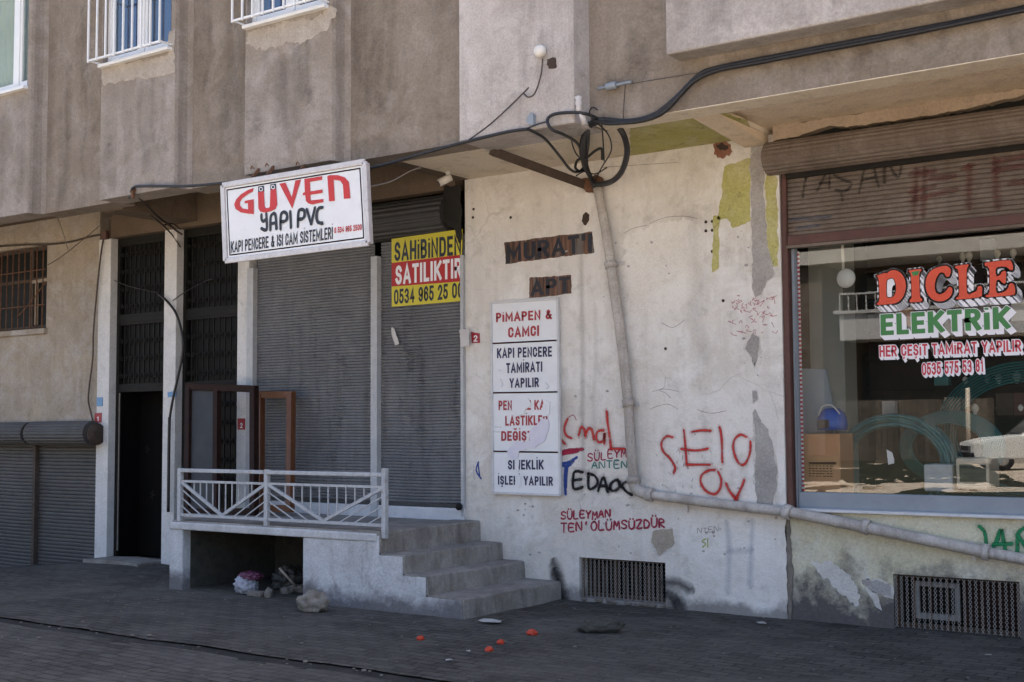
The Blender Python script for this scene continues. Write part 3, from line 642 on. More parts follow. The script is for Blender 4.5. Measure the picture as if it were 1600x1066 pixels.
# roof / rear mass that shades the street
box('rear_mass', -30, 12, 3.2, 12, 0, TOP+0.3, M['upper'], B)
box('roof', -30, 12, -1.6, 12, TOP+0.3, TOP+0.55, M['upper'], B)
# soffit: flat cream slab in the middle, recessed coffers either side
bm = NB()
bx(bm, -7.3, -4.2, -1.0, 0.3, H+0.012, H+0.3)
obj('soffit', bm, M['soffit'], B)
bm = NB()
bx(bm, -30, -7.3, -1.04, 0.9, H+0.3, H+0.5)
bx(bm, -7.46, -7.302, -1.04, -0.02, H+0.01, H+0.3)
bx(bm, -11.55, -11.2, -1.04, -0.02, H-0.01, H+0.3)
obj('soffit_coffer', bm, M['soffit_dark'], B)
bm = NB()                                        # inner lip of the edge beam, paler underside
bx(bm, -4.2, 12, -0.95, 0.3, H+0.05, H+0.3)

va = [bm.verts.new(v) for v in ((-4.42, -0.96, H-0.002), (-4.42, -0.01, H-0.07), (-4.42, -0.01, H+0.06), (-4.42, -0.96, H+0.06))]; vb = [bm.verts.new((-4.21, v.co.y, v.co.z)) for v in va]
bm.faces.new(va); bm.faces.new(vb[::-1])
for k in range(4): bm.faces.new((va[k], va[(k+1) % 4], vb[(k+1) % 4], vb[k]))
obj('soffit_slab', bm, M['lintel'], B)
bm = NB(); bx(bm, -5.15, 12, -1.199, -0.951, H-0.006, H-0.0005); obj('drip_edge', bm, M['soffit'], B)
patch_soff = NB()                                # yellow-green paint left on the soffit
pts = [PG(x, y, H) for x, y in ((985, 199), (1060, 187), (1130, 178), (1168, 190), (1172, 212), (1120, 235), (1060, 246), (985, 252))]
pj = jag([(p.x, p.y) for p in pts], 0.015, 0.06, 3)
va = [patch_soff.verts.new((x, y, H+0.0115)) for x, y in pj]; vb = [patch_soff.verts.new((x, y, H+0.008)) for x, y in pj]
f1 = patch_soff.faces.new(va); f2 = patch_soff.faces.new(vb[::-1]); 
for i in range(len(pj)): patch_soff.faces.new((va[i], vb[i], vb[(i+1) % len(pj)], va[(i+1) % len(pj)]))
f1.normal_update(); f2.normal_update(); bmesh.ops.triangulate(patch_soff, faces=[f1, f2])
obj('paint_patch', patch_soff, M['patchgreen'], B, label='yellow-green paint left on the soffit')

# -- central white wall with a basement window opening
WX0, WX1 = -7.36, -4.125
b0, b1, bz0, bz1 = P(905, 900).x, P(1040, 905).x, 0.03, 0.385
bm = NB()
bx(bm, WX0, b0, 0, 0.3, -0.1, H+0.012); bx(bm, b1, WX1, 0, 0.3, -0.1, H+0.012)
bx(bm, b0, b1, 0, 0.3, bz1, H+0.012); bx(bm, b0, b1, 0, 0.3, -0.1, bz0)
white_wall = obj('front_wall', bm, M['white'], B)
# -- shop wall on the right, under the shop window
c0, c1, cz1 = P(1395, 905).x, P(1592, 905).x, 0.41
bm = NB(); SX0, SX1 = WX1+0.02, 6.0
bx(bm, SX0, c0, 0.012, 0.3, -0.1, 0.86); bx(bm, c1, SX1, 0.012, 0.3, -0.1, 0.86)
bx(bm, c0, c1, 0.012, 0.3, cz1, 0.86); bx(bm, c0, c1, 0.012, 0.3, -0.1, 0.0)
obj('shop_wall', bm, M['yellowwall'], B)
bm = NB(); prism(bm, jag([(WX1-0.005, 0.0), (WX1+0.03, 0.0), (WX1+0.04, 0.4), (WX1+0.025, 0.86), (WX1-0.005, 0.86)], 0.012, 0.05, 5), 0.0, 0.011)
obj('wall_joint', bm, M['tile'], B)
# lintel above the roller of the shop (down from soffit)
bm = NB(); pl = jag([(-4.12, H+0.049), (-4.12, 3.84), (-3.9, 3.86), (-3.65, 3.9), (-3.4, 3.87), (-2.7, 3.87), (-2.4, 3.9), (-2.0, 3.92), (-1, 3.9), (6, 3.9), (6, H+0.049)], 0.012, 0.05, 4)
prism(bm, pl, -0.12, -0.02)
obj('shop_lintel', bm, M['lintel_dim'], B)
box('shop_head', -4.105, 6, 0.0, 0.3, 3.55, H+0.049, M['black'], B)
# -- left side wall with window, doors, pillars
sw0, sw1, sz0, sz1 = -15.4, P(73, 450).x, 2.83, 3.9
p1a, p1b = -12.99, -12.76
bm = NB()
bx(bm, -30, sw0, 0, 0.3, 1.5, H+0.3); bx(bm, sw1, p1a, 0, 0.3, 1.5, H+0.3)
bx(bm, sw0, sw1, 0, 0.3, 1.5, sz0); bx(bm, sw0, sw1, 0, 0.3, sz1, H+0.3)
obj('side_wall', bm, M['sidewall'], B)
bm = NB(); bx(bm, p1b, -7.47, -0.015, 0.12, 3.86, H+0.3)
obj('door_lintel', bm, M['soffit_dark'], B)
p2a, p2b, p3a, p3b = P(257, 500).x, P(276, 500).x, P(371, 600).x, P(389, 600).x
bm = NB(); bx(bm, p1a, p1b, -0.01, 0.11, -0.2, 3.86); obj('door_pillar', bm, M['marble'], B, bevel=0.006)
bm = NB(); bx(bm, p2a, p2b, -0.01, 0.11, -0.2, 3.86); obj('door_pillar', bm, M['marble'], B, bevel=0.006)
bm = NB(); bx(bm, p3a, p3b, -0.01, 0.11, -0.2, 3.86); obj('door_pillar', bm, M['marble'], B, bevel=0.006)
# -- iron door grilles
def scroll(bm, cx, cz, r, y, flip=1, turns=1.4):
    pts = []
    for k in range(15):
        t = k/14; a = t*turns*2*math.pi; rr = r*(1-0.75*t)
        pts.append((cx+flip*rr*math.cos(a), y, cz+rr*math.sin(a)))
    tube(bm, pts, 0.007, 5, 1, False)
def grille(x0, x1, z0, z1, y, name='door_grille', parent=None):
    bm = NB(); n = max(2, int((x1-x0)/0.085))
    for k in range(1, n): 
        x = x0+(x1-x0)*k/n; bar(bm, (x, y, z0), (x, y, z1), 0.014)
    for z in (z0+0.015, z1-0.015): bar(bm, (x0, y, z), (x1, y, z), 0.03)
    zz = z0+0.12
    while zz < z1-0.1:
        for k in range(n):
            x = x0+(x1-x0)*(k+.5)/n
            scroll(bm, x, zz, 0.034, y-0.012, 1 if k % 2 else -1)
        zz += 0.21
    return obj(name, bm, M['iron'], parent)
def door(x0, x1, leaf):
    y = 0.09; fr = NB()
    for a0, a1, z0, z1 in ((x0, x0+0.05, 0, 3.86), (x1-0.05, x1, 0, 3.86), (x0+0.05, x1-0.05, 1.99, 2.06), (x0+0.05, x1-0.05, 2.83, 2.9), (x0+0.05, x1-0.05, 3.79, 3.86)):
        bx(fr, a0, a1, y, y+0.05, z0, z1)
    d = obj('entrance_door', fr, M['iron'], B, bevel=0.004)
    grille(x0+0.05, x1-0.05, 2.06, 2.83, y+0.02, parent=d); grille(x0+0.05, x1-0.05, 2.9, 3.79, y+0.02, parent=d)
    box('door_glazing', x0+0.05, x1-0.05, y+0.06, y+0.07, 2.0, 3.86, M['darkdoor'], d)
    if leaf:
        box('door_leaf', x0+0.05, x1-0.05, y+0.33, y+0.37, 0.02, 1.99, M['black0'], d)
        box('reveal', x1-0.05, x1-0.045, y+0.05, y+0.33, 0.02, 1.99, M['black0'], d); box('reveal', x0+0.045, x0+0.05, y+0.05, y+0.33, 0.02, 1.99, M['black0'], d)
        for cx_, cz_, s in ((0.72, 1.5, .09), (0.2, 1.3, .05), (0.3, 0.75, .05), (0.68, 0.55, .1), (0.45, 1.75, .03)):   # flower shapes drawn in for faint decorative reflections
            cx_ = x0+(x1-x0)*cx_; bm = NB(); prism(bm, [(cx_+s*(0.55+0.45*math.cos(5*a*math.pi/20))*math.cos(a*math.pi/20), cz_+1.4*s*(0.55+0.45*math.cos(5*a*math.pi/20))*math.sin(a*math.pi/20)) for a in range(40)], y+0.324, y+0.329)
            obj('ornament_reflection', bm, M['iron'], d)
        bm = NB(); tube(bm, [(x1-0.3, y+0.33, 1.02), (x1-0.3, y+0.27, 1.02), (x1-0.4, y+0.265, 1.02)], 0.01, 8, 3); obj('door_handle', bm, M['signframe'], d)
        bm = NB(); bar(bm, (x0+0.085, y-0.006, 0.1), (x0+0.085, y-0.006, 1.98), 0.012); obj('door_jamb', bm, M['cablegrey'], d)
    else: grille(x0+0.05, x1-0.05, 0.02, 1.99, y+0.02, parent=d); box('door_glazing', x0+0.05, x1-0.05, y+0.06, y+0.07, 0.02, 1.99, M['darkdoor'], d)
    return d
door(p1b, p2a, True); door(p2b, p3a, False)
bm = NB(); prism(bm, [(p1b, -0.05), (p2a, -0.05), (p2a, 0.035), (p1b+0.5, 0.05), (p1b, 0.03)], -0.34, 0.08); obj('threshold', bm, M['concrete'], B, bevel=0.01)
# -- left side window
fr = NB(); y = 0.06; mid = sw1-0.42
for a0, a1, z0, z1 in ((sw0, sw1, sz0, sz0+0.05), (sw0, sw1, sz1-0.05, sz1), (sw1-0.05, sw1, sz0+.05, sz1-.05), (mid-0.04, mid+0.04, sz0+.05, sz1-.05), (mid-0.85, mid-0.78, sz0+.05, sz1-.05), (mid+0.04, sw1-0.05, sz0+0.62, sz0+0.67), (mid-.78, mid-.04, sz0+0.62, sz0+0.66)):
    bx(fr, a0, a1, y, y+0.06, z0, z1)
wl = obj('window', fr, M['woodold'], B, label='rotten brown timber window beside the entrance')
box('pane', sw0+0.05, sw1-0.05, y+0.03, y+0.034, sz0+0.05, sz1-0.05, M['darkdoor'], wl)
bm = NB(); bar(bm, (mid+0.1, y+0.02, sz0+0.06), (mid+0.1, y+0.02, sz0+0.6), 0.04); bar(bm, (mid+0.02, y+0.015, sz0+0.62), (sw1-0.08, y+0.015, sz0+0.63), 0.04); obj('sash', bm, M['patchcream'], wl)
bm = NB()
k = 0
x = sw1-0.04
while x > sw0:
    bar(bm, (x, -0.03, sz0), (x, -0.03, sz1-0.02), 0.012); x -= 0.13
bar(bm, (sw0, -0.03, sz0+0.3), (sw1, -0.03, sz0+0.3), 0.012); bar(bm, (sw0, -0.03, sz0+0.75), (sw1, -0.03, sz0+0.75), 0.012)
tube(bm, [P(28, 495, -0.035), P(50, 470, -0.035), P(72, 440, -0.035)], 0.01, 6, 2)
obj('window_grille', bm, M['rust'], wl)
box('sill', sw0-.02, sw1+0.03, -0.05, 0.05, sz0-0.07, sz0-0.001, M['sidewall'], wl, 0.006)
box('room_backing', -30, -7.4, 0.75, 0.8, -0.4, H+0.3, M['black'], B)

# -- roller shutters
def slats(x0, x1, z0, z1, y, pitch, depth, m, parent, name='roller_shutter', label=None):
    bm = NB(); rows = []; n = int(round((z1-z0)/pitch))
    prof = [(0.0, 0.0), (0.12, -1.0), (0.5, -1.15), (0.82, -1.0), (0.94, -0.05)]
    for i in range(n):
        for t, d in prof:
            rows.append((z0+(i+t)*(z1-z0)/n, y+d*depth))
    rows.append((z1, y))
    nx = max(6, int(min(x1-x0, 4)/0.14)); xs = [x0+(x1-x0)*k/nx for k in range(nx+1)]
    def dn(x, z): return 0.007*noise.noise(Vector((x*1.1, z*1.3, 3)))+0.004*max(0, noise.noise(Vector((x*3.1, z*2.3, 8)))-0.25)
    L = [[bm.verts.new((x, yy+(dn(x, zz) if 0 < k < nx else 0), zz+0.006*noise.noise(Vector((x*1.7, zz*0.8, 5))))) for k, x in enumerate(xs)] for zz, yy in rows]
    for a, b_ in zip(L, L[1:]):
        for k in range(nx): bm.faces.new((a[k], a[k+1], b_[k+1], b_[k]))
    return obj(name, bm, m, parent, label=label)
def guide(x0, x1, z0, z1, y, m, parent):
    bm = NB(); bx(bm, x0, x1, y-0.045, y+0.03, z0, z1); return obj('guide_rail', bm, m, parent, bevel=0.004)
def housing(x0, x1, zc, yc, r, m, parent, ribs=20, seg=44, a0=0, a1=360):
    """ribbed roll of slats, closed ends"""
    bm = NB(); prof = []
    for k in range(seg*2):
        a = 2*math.pi*k/(seg*2); rr = r*(1.0 - (0.045 if (k//2) % 2 else 0.0))
        prof.append((yc+rr*math.cos(a), zc+rr*math.sin(a)))
    va = [bm.verts.new((x0, p, q)) for p, q in prof]; vb = [bm.verts.new((x1, p, q)) for p, q in prof]; n = len(prof)
    for k in range(n): bm.faces.new((va[k], va[(k+1) % n], vb[(k+1) % n], vb[k]))
    bm.faces.new(va); bm.faces.new(vb[::-1])
    return obj('roller_housing', bm, m, parent)
SZ0, SZ1 = 0.815, 3.42
dx0, dx1 = P(583.5, 550).x, P(593.5, 550).x
sL = slats(p3b+0.1, dx0, SZ0, SZ1, 0.03, 0.0305, 0.011, M['shutter'], B)
guide(p3b+0.002, p3b+0.1, 0.66, 3.3, 0.0, M['rail_grey'], sL)
guide(dx0, dx1, 0.66, 3.28, 0.0, M['rail_grey'], sL)
rg0, rg1 = P(722.5, 550).x, WX0-0.002
sR = slats(dx1, rg0+0.03, SZ0, SZ1, 0.03, 0.0305, 0.011, M['shutter'], B)
guide(rg0, rg1, 0.7, 3.2, 0.01, M['rail_grey'], sR)
box('bottom_rail', dx1+0.002, rg0-0.002, -0.015, 0.02, SZ0-0.035, SZ0, M['shutterdark'], sR)
box('bottom_rail', p3b+0.102, dx0-0.002, -0.015, 0.02, SZ0-0.035, SZ0, M['shutterdark'], sL)
bm = NB(); lathe(bm, [(0.02, 0), (0.035, 0.01), (0.035, 0.03), (0.02, 0.045)], (rg1-0.03, -0.09, SZ0-0.02), 'Y', 12); obj('padlock', bm, M['iron'], sR, True)
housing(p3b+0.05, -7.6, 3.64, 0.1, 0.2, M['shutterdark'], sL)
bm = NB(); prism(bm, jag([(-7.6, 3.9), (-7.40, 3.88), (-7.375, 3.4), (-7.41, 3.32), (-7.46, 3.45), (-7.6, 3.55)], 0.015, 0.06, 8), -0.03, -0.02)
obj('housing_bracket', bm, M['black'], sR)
box('threshold', p3b, rg1+0.001, -0.03, 0.06, 0.6, 0.775, M['sillwhite'], B, 0.006)
# left pair of low shutters by the pavement
lx = P(57, 760).x
s1 = slats(-16.5, lx-0.03, -0.5, 1.55, 0.03, 0.045, 0.014, M['shutterold'], B); guide(lx-0.03, lx+0.03, -0.3, 1.45, 0.0, M['woodold'], s1)
s2 = slats(lx+0.03, p1a, -0.5, 1.55, 0.03, 0.045, 0.014, M['shutterold'], B)
hx = P(36, 672, -0.2).x
housing(-16.5, hx, 1.5, -0.1, 0.145, M['shutterold'], s1); housing(hx+0.07, P(134, 672, -0.2).x, 1.5, -0.1, 0.15, M['shutterold'], s2)
bm = NB(); lathe(bm, [(0.02, 0), (0.13, 0.0), (0.13, 0.02), (0.02, 0.02)], (P(139, 672, -0.2).x, -0.1, 1.49), 'X', 20); obj('end_plate', bm, M['woodold'], s2)
# shop roller on the right
rx0 = P(1194, 240, -0.2).x
sS = slats(-4.07, 6, 3.08, 3.74, 0.05, 0.036, 0.012, M['shutterbrown'], B)
housing(rx0, 6, 3.7, -0.13, 0.135, M['shutterbrown'], sS)
box('bottom_rail', -4.065, 6, 0.0, 0.045, 3.0, 3.08, M['rustred'], sS, 0.006)
box('bottom_lip', -4.065, 6, -0.02, 0.03, 2.975, 2.998, M['shutterbrown'], sS)
guide(WX1+0.004, -4.072, 0.88, 3.55, 0.06, M['rustred'], sS)
# old painted letters on the shutter
Ys = 0.035
strokes('painted_letters', [zoomc(p, 1180, 200, 3.807) for p in (
    [(265, 240), (300, 300)], [(350, 235), (300, 310), (285, 410)], [(370, 375), (440, 245), (440, 360)], [(385, 330), (440, 325)],
    [(575, 240), (500, 235), (465, 270), (520, 310), (575, 330), (540, 375), (480, 370)], [(515, 395), (520, 430)],
    [(620, 385), (650, 250), (690, 180), (735, 350)], [(640, 310), (720, 295)], [(770, 325), (780, 190), (850, 300), (880, 165)])],
    0.034, Ys, M['sp_blackold'], sS, 3, label='black sprayed letters on the shop shutter')
strokes('painted_letters', [zoomc(p, 1180, 200, 3.807) for p in (
    [(960, 250), (945, 520)], [(1010, 250), (1000, 520)], [(930, 430), (1190, 370)], [(930, 380), (1060, 350)], [(1050, 300), (1180, 290)], [(930, 275), (1060, 260)],
    [(1240, 240), (1290, 225)], [(1275, 230), (1270, 470)], [(1430, 190), (1440, 470)], [(1430, 205), (1599, 170)], [(1430, 250), (1599, 225)], [(1520, 330), (1599, 320)], [(1290, 130), (1340, 110)])],
    0.07, Ys-0.003, M['sp_redold'], sS, 2, label='faded red lettering on the shop shutter')
strokes('painted_letters', [zoomc(p, 1180, 200, 3.807) for p in ([(215, 548), (440, 530)], [(250, 600), (375, 580)])], 0.055, Ys-0.006, M['sp_blueold'], sS, 2, label='blue smear on the shop shutter')

# -- shop window
gy = 0.12
fx0 = WX1+0.06
gx0, gzb = P(1252, 770, gy).x, 1.01
fr = NB()
bx(fr, fx0, gx0, 0.07, 0.15, 0.885, 3.0); bx(fr, gx0, 5.9, 0.07, 0.15, 0.885, gzb); bx(fr, gx0, 5.9, 0.07, 0.15, 2.99, 3.1)
bx(fr, 5.8, 5.9, 0.07, 0.15, gzb, 2.99)
shopw = obj('shop_window', fr, M['alu'], B, bevel=0.006)
box('sill', WX1+0.05, 6, -0.03, 0.14, 0.86, 0.884, M['sillwhite'], shopw, 0.005)
box('pane', gx0, 5.8, gy, gy+0.006, gzb, 2.99, M['glass'], shopw)
# shop room
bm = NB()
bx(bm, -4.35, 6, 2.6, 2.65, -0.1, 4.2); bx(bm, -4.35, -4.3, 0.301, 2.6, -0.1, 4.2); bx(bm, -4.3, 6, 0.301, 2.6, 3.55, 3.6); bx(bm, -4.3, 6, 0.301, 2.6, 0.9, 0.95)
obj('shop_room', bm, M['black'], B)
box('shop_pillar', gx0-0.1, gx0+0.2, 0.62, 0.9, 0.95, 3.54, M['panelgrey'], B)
# lettering on the glass
LY = gy-0.004
Zl = lambda pts: zoomc(pts, 1360, 390, 5.075)
DICLE = {'d': [(48, 210), (115, 185), (130, 190), (160, 168), (200, 165), (245, 190), (275, 240), (282, 300), (265, 365), (230, 410), (180, 430), (60, 440), (55, 425), (72, 395), (66, 240)],
 'i': [(308, 165), (400, 155), (402, 172), (388, 205), (395, 375), (408, 385), (405, 412), (318, 418), (316, 395), (328, 380), (322, 205), (305, 180)],
 'c': [(545, 138), (605, 130), (640, 165), (625, 215), (600, 212), (585, 188), (555, 185), (530, 215), (514, 260), (512, 310), (527, 345), (555, 355), (595, 335), (625, 298), (650, 310), (645, 355), (610, 395), (555, 412), (500, 400), (460, 360), (440, 300), (445, 230), (480, 170)],
 'l': [(675, 132), (775, 117), (776, 135), (765, 170), (768, 345), (815, 342), (845, 325), (855, 292), (885, 295), (885, 340), (868, 378), (690, 396), (688, 378), (704, 355), (698, 175), (675, 150)],
 'e': [(908, 105), (1090, 85), (1125, 110), (1130, 160), (1105, 160), (1075, 138), (1000, 145), (1000, 208), (1028, 203), (1045, 178), (1075, 175), (1072, 265), (1048, 265), (1030, 245), (1000, 250), (1002, 342), (1060, 335), (1090, 310), (1108, 270), (1140, 280), (1148, 340), (1120, 362), (930, 378), (922, 360), (945, 335), (943, 155), (910, 130)]}
DH = [(140, 235), (175, 225), (195, 250), (205, 300), (198, 350), (175, 378), (140, 382), (128, 360), (128, 260)]
def polyface(bm, pts, y, mi=0, hole=None, off=(0, 0)):
    """outline (with one hole bridged in) as a flat face at depth y; pts are world (x, z)"""
    pts = [(p[0]+off[0], p[1]+off[1]) for p in pts]
    if hole:
        hole = [(p[0]+off[0], p[1]+off[1]) for p in hole]
        i, j = min(((i, j) for i in range(len(pts)) for j in range(len(hole))), key=lambda t: (Vector(pts[t[0]])-Vector(hole[t[1]])).length)
        hh = hole[j:]+hole[:j]; hh = hh[::-1]; hh = [hh[-1]] + hh[:-1]
        e = 1e-5
        pts = pts[:i+1] + [(p[0]+e, p[1]) for p in hh] + [(hh[0][0], hh[0][1]+e)] + [(pts[i][0], pts[i][1]+e)] + pts[i+1:]
    f = bm.faces.new([bm.verts.new((p[0], y, p[1])) for p in pts]); f.material_index = mi
    f.normal_update(); bmesh.ops.triangulate(bm, faces=[f], ngon_method='EAR_CLIP')
def outline(bm, pts, w, y, mi):
    for p, q in zip(pts, pts[1:]+pts[:1]):
        a, b_ = Vector((p[0], 0, p[1])), Vector((q[0], 0, q[1])); t = (b_-a)
        if t.length < 1e-6: continue
        t.normalize(); n = Vector((-t.z, 0, t.x))*w/2; a = a-t*w*0.4; b_ = b_+t*w*0.4
        f = bm.faces.new([bm.verts.new((v.x, y, v.z)) for v in (a+n, a-n, b_-n, b_+n)]); f.material_index = mi
bm = NB()
def sm2(pts, n=3): 
    q = smooth_pts([Vector((p[0], 0, p[1])) for p in pts+[pts[0]]], n)[:-1]; return [(v.x, v.z) for v in q]
for k, pts in DICLE.items():
    w = sm2(pix(Zl(pts), LY)); h = sm2(pix(Zl(DH), LY)) if k == 'd' else None
    polyface(bm, w, LY-0.004, 0, h)
    outline(bm, w, 0.012, LY-0.0036, 2); outline(bm, w, 0.03, LY-0.003, 1)
    if h: outline(bm, h, 0.012, LY-0.0037, 2)
    for s in range(1, 25): 
        d = s/24
        polyface(bm, w, LY-0.0028+0.0001*s, 1, h, (0.042*d, -0.052*d)); outline(bm, [(p[0]+0.042*d, p[1]-0.052*d) for p in w], 0.016, LY-0.00276+0.0001*s, 1)
polyface(bm, pix(Zl([(325, 178), (395, 168), (375, 205), (338, 210)]), LY), LY-0.0046, 3)
flat('lettering', bm, [M['orange'], M['filmwhite'], M['ink'], M['green']], shopw, 'large orange red slab letters with white shadow')
def shadowed(bm, s, p0, p1, top, bold, dx, dz, n=6, obold=0.03):
    text_bm(bm, s, p0, p1, top, LY, bold, layers=((0, 0, -0.004, 0),))
    for k in range(n+1):
        d = k/n
        text_bm(bm, s, p0, p1, top, LY, bold, layers=((dx*d, dz*d, -0.0025+0.0002*k, 1),), extra=obold)
bm = NB()
shadowed(bm, 'ELEKTRiK', (1376.5, 524.5), (1579, 513.5), (1376.5, 491.5), 0.05, 0.03, -0.034, 12, 0.05)
flat('lettering', bm, [M['green'], M['filmwhite']], shopw, 'green letters with white shadow')
bm = NB()
shadowed(bm, 'HER ÇEŞiT TAMiRAT YAPILIR', (1374.5, 558), (1596, 549.5), (1374.5, 540.5), 0.03, 0.012, -0.02, 4, 0.12)
flat('lettering', bm, [M['filmred'], M['filmwhite']], shopw, 'small red letters outlined in white'); bm = NB()
shadowed(bm, '0535 575 53 81', (1441, 587), (1537, 581), (1441, 567.5), 0.03, 0.012, -0.015, 4, 0.12)
flat('lettering', bm, [M['filmred'], M['filmwhite']], shopw, 'red phone number outlined in white')
# red and white light strip down the window edge
bm = NB(); a, b_ = P(1243.5, 386, gy-0.02), P(1254, 768, gy-0.02)
for k in range(110):
    z0 = gzb+0.005+(2.96-gzb)*k/110; x = gx0+0.012
    bx(bm, x-0.009, x+0.009, gy+0.012, gy+0.018, z0, z0+(2.96-gzb)/110*0.98, k % 2)
obj('light_strip', bm, [M['red'], M['filmwhite']], shopw, label='red and white dotted strip along the window edge')

# -- basement windows
def basement(x0, x1, z0, z1, dep, label, pvc=False, mesh=True):
    fr = NB(); y = dep
    for a0, a1, q0, q1 in ((x0, x1, z0, z0+0.03), (x0, x1, z1-0.03, z1), (x0, x0+0.03, z0+.03, z1-.03), (x1-0.03, x1, z0+.03, z1-.03)):
        bx(fr, a0, a1, y, y+0.04, q0, q1)
    w = obj('basement_window', fr, M['woodold'], B, label=label)
    box('pane', x0+0.03, x1-0.03, y+0.05, y+0.06, z0+0.03, z1-0.03, M['darkdoor'], w)
    if pvc:
        bm = NB(); c = x0+0.12; d = x0+0.46
        for a0, a1, q0, q1 in ((c, d, z0+0.07, z0+0.11), (c, d, z1-0.09, z1-0.06), (c, c+0.035, z0+.11, z1-.09), (d-0.035, d, z0+.11, z1-.09)): bx(bm, a0, a1, y+0.0, y+0.045, q0, q1)
        obj('inner_frame', bm, M['framegrey'], w); box('inner_board', d+0.02, x1-0.05, y+0.01, y+0.03, z0+0.04, z1-0.04, M['wooddark'], w)
    else:
        bm = NB(); r_ = random.Random(3)
        for k in range(7):
            a0 = x0+0.05+(x1-x0-0.12)*k/7; bx(bm, a0, a0+r_.uniform(.03, .07), y+0.01, y+0.03+0.01*(k % 2), z0+0.03, z1-r_.uniform(.03, .1))
        obj('inner_board', bm, M['woodold'], w)
    bm = NB(); nb = 5 if not pvc else 7
    for k in range(nb+1):
        x = x0+0.02+(x1-x0-0.04)*k/nb; bar(bm, (x, 0.045, z0+0.005), (x, 0.045, z1-0.01), 0.009)
    obj('window_bars', bm, M['rust'], w)
    bm = NB(); st = 0.042; nx = int((x1-x0)/st); nz = int((z1-z0)/(st*0.8))    # expanded metal mesh: zigzag wires
    for i in range(nx+1):
        pts = [(x0+0.008+(i+0.5*(j % 2))*(x1-x0-0.03)/nx, 0.03-(0.02 if pvc else 0), z0+0.01+j*(z1-z0-0.02)/nz) for j in range(nz+1)]
        tube(bm, pts, 0.003, 4, 1, False)
        pts = [(x0+0.008+(i+0.5-0.5*(j % 2))*(x1-x0-0.03)/nx, 0.032-(0.02 if pvc else 0), z0+0.01+j*(z1-z0-0.02)/nz) for j in range(nz+1)]
        tube(bm, pts, 0.003, 4, 1, False)
    obj('wire_mesh', bm, M['wire'], w)
    return w
basement(b0, b1, bz0, bz1, 0.14, 'low barred basement window in the white wall')
basement(c0, c1, 0.005, cz1, 0.12, 'low meshed basement window under the shop window', True)
bm = NB(); r_ = random.Random(5)                     # crumbled mortar along the foot of the mesh
for k in range(26):
    x = b0+0.05+(b1-b0)*r_.random(); s = r_.uniform(.012, .035)
    bmesh.ops.create_icosphere(bm, subdivisions=1, radius=s, matrix=Matrix.Translation((x, r_.uniform(-.03, .06), 0.02)) @ Matrix.Diagonal((1.3, 1, r_.uniform(.5, .9), 1)))
obj('crumbled_mortar', bm, M['tile'], B)['kind'] = 'stuff'

# -- plaster patches, holes, old paint
patch('mortar_patch', [(158, 108), (263, 86), (264, 52), (272, 48), (274, 112), (262, 118), (240, 122), (215, 124), (185, 128), (162, 134)], -1.5, M['patchpale'], B, seed=2, amp=0.025, label='cream mortar under the window')
patch('mortar_patch', [(388, 50), (506, 24), (510, 14), (524, 14), (523, 28), (515, 44), (490, 58), (460, 68), (425, 74), (400, 78), (386, 68)], -1.5, M['patchpale'], B, seed=3, amp=0.03, label='cream mortar under the window')
patch('plaster_patch', [(1172, 222), (1196, 216), (1193, 262), (1196, 330), (1199, 385), (1212, 430), (1200, 440), (1190, 462), (1180, 465), (1176, 445), (1174, 340)], 0, M['patchgrey'], B, seed=4, label='bare grey mortar strip')
patch('plaster_patch', [(1178, 640), (1185, 655), (1200, 672), (1208, 700), (1215, 735), (1214, 760), (1206, 795), (1182, 793), (1180, 720)], 0, M['patchgrey'], B, seed=5, label='bare grey mortar strip')
patch('plaster_patch', [(1176, 612), (1182, 612), (1184, 622), (1178, 630)], 0, M['patchgrey'], B, seed=6, amp=0.006)
patch('plaster_patch', [(1176, 520), (1186, 528), (1187, 548), (1178, 575), (1176, 558), (1163, 545)], 0, M['patchgrey'], B, seed=7)
patch('paint_patch', [(1132, 262), (1172, 247), (1172, 345), (1160, 352), (1145, 356), (1136, 342), (1122, 342), (1128, 300)], 0, M['patchgreen'], B, seed=8, label='old yellow-green paint')
patch('paint_patch', [(1115, 338), (1124, 338), (1123, 420), (1113, 426)], 0, M['patchgreen'], B, seed=9, amp=0.008, label='old yellow-green paint')
patch('paint_patch', [(1196, 268), (1207, 270), (1214, 280), (1216, 415), (1206, 418), (1199, 380)], 0, M['patchgreen'], B, seed=10, th=0.003, label='old yellow-green paint')
patch('plaster_patch', [(1020, 830), (1052, 826), (1054, 848), (1040, 862), (1030, 868), (1018, 848)], 0, M['patchcream'], B, seed=11, label='cream patch of bare render')
patch('plaster_patch', [(975, 370), (1020, 352), (1075, 340), (1096, 345), (1100, 400), (1090, 470), (1060, 480), (1010, 492), (985, 486), (976, 440)], 0, M['patchwhite'], B, seed=12, th=0.0015, amp=0.05, label='pale smeared filler')
patch('plaster_patch', [(1346, 908), (1372, 905), (1392, 915), (1394, 935), (1385, 930), (1365, 925)], 0.012, M['patchgrey'], B, seed=13, label='bare mortar chip')
patch('plaster_patch', [(1265, 880), (1300, 878), (1330, 900), (1345, 930), (1340, 948), (1318, 935), (1290, 900)], 0.012, M['rim'], B, seed=14, th=0.003, amp=0.035, label='white paint splash')
patch('plaster_patch', [(1350, 885), (1372, 930), (1378, 955), (1368, 950), (1355, 920)], 0.012, M['rim'], B, seed=15, th=0.002, amp=0.012, label='white paint splash')
patch('hole', [(911, 335), (916, 331), (922, 336), (921, 346), (915, 353), (910, 346)], 0, M['patchdark'], B, seed=16, amp=0.012, step=0.03)
patch('hole', [(1115, 226), (1126, 218), (1142, 225), (1141, 240), (1128, 249), (1115, 242)], 0, M['patchbrick'], B, seed=17, amp=0.022, step=0.03, label='broken hole showing red brick')
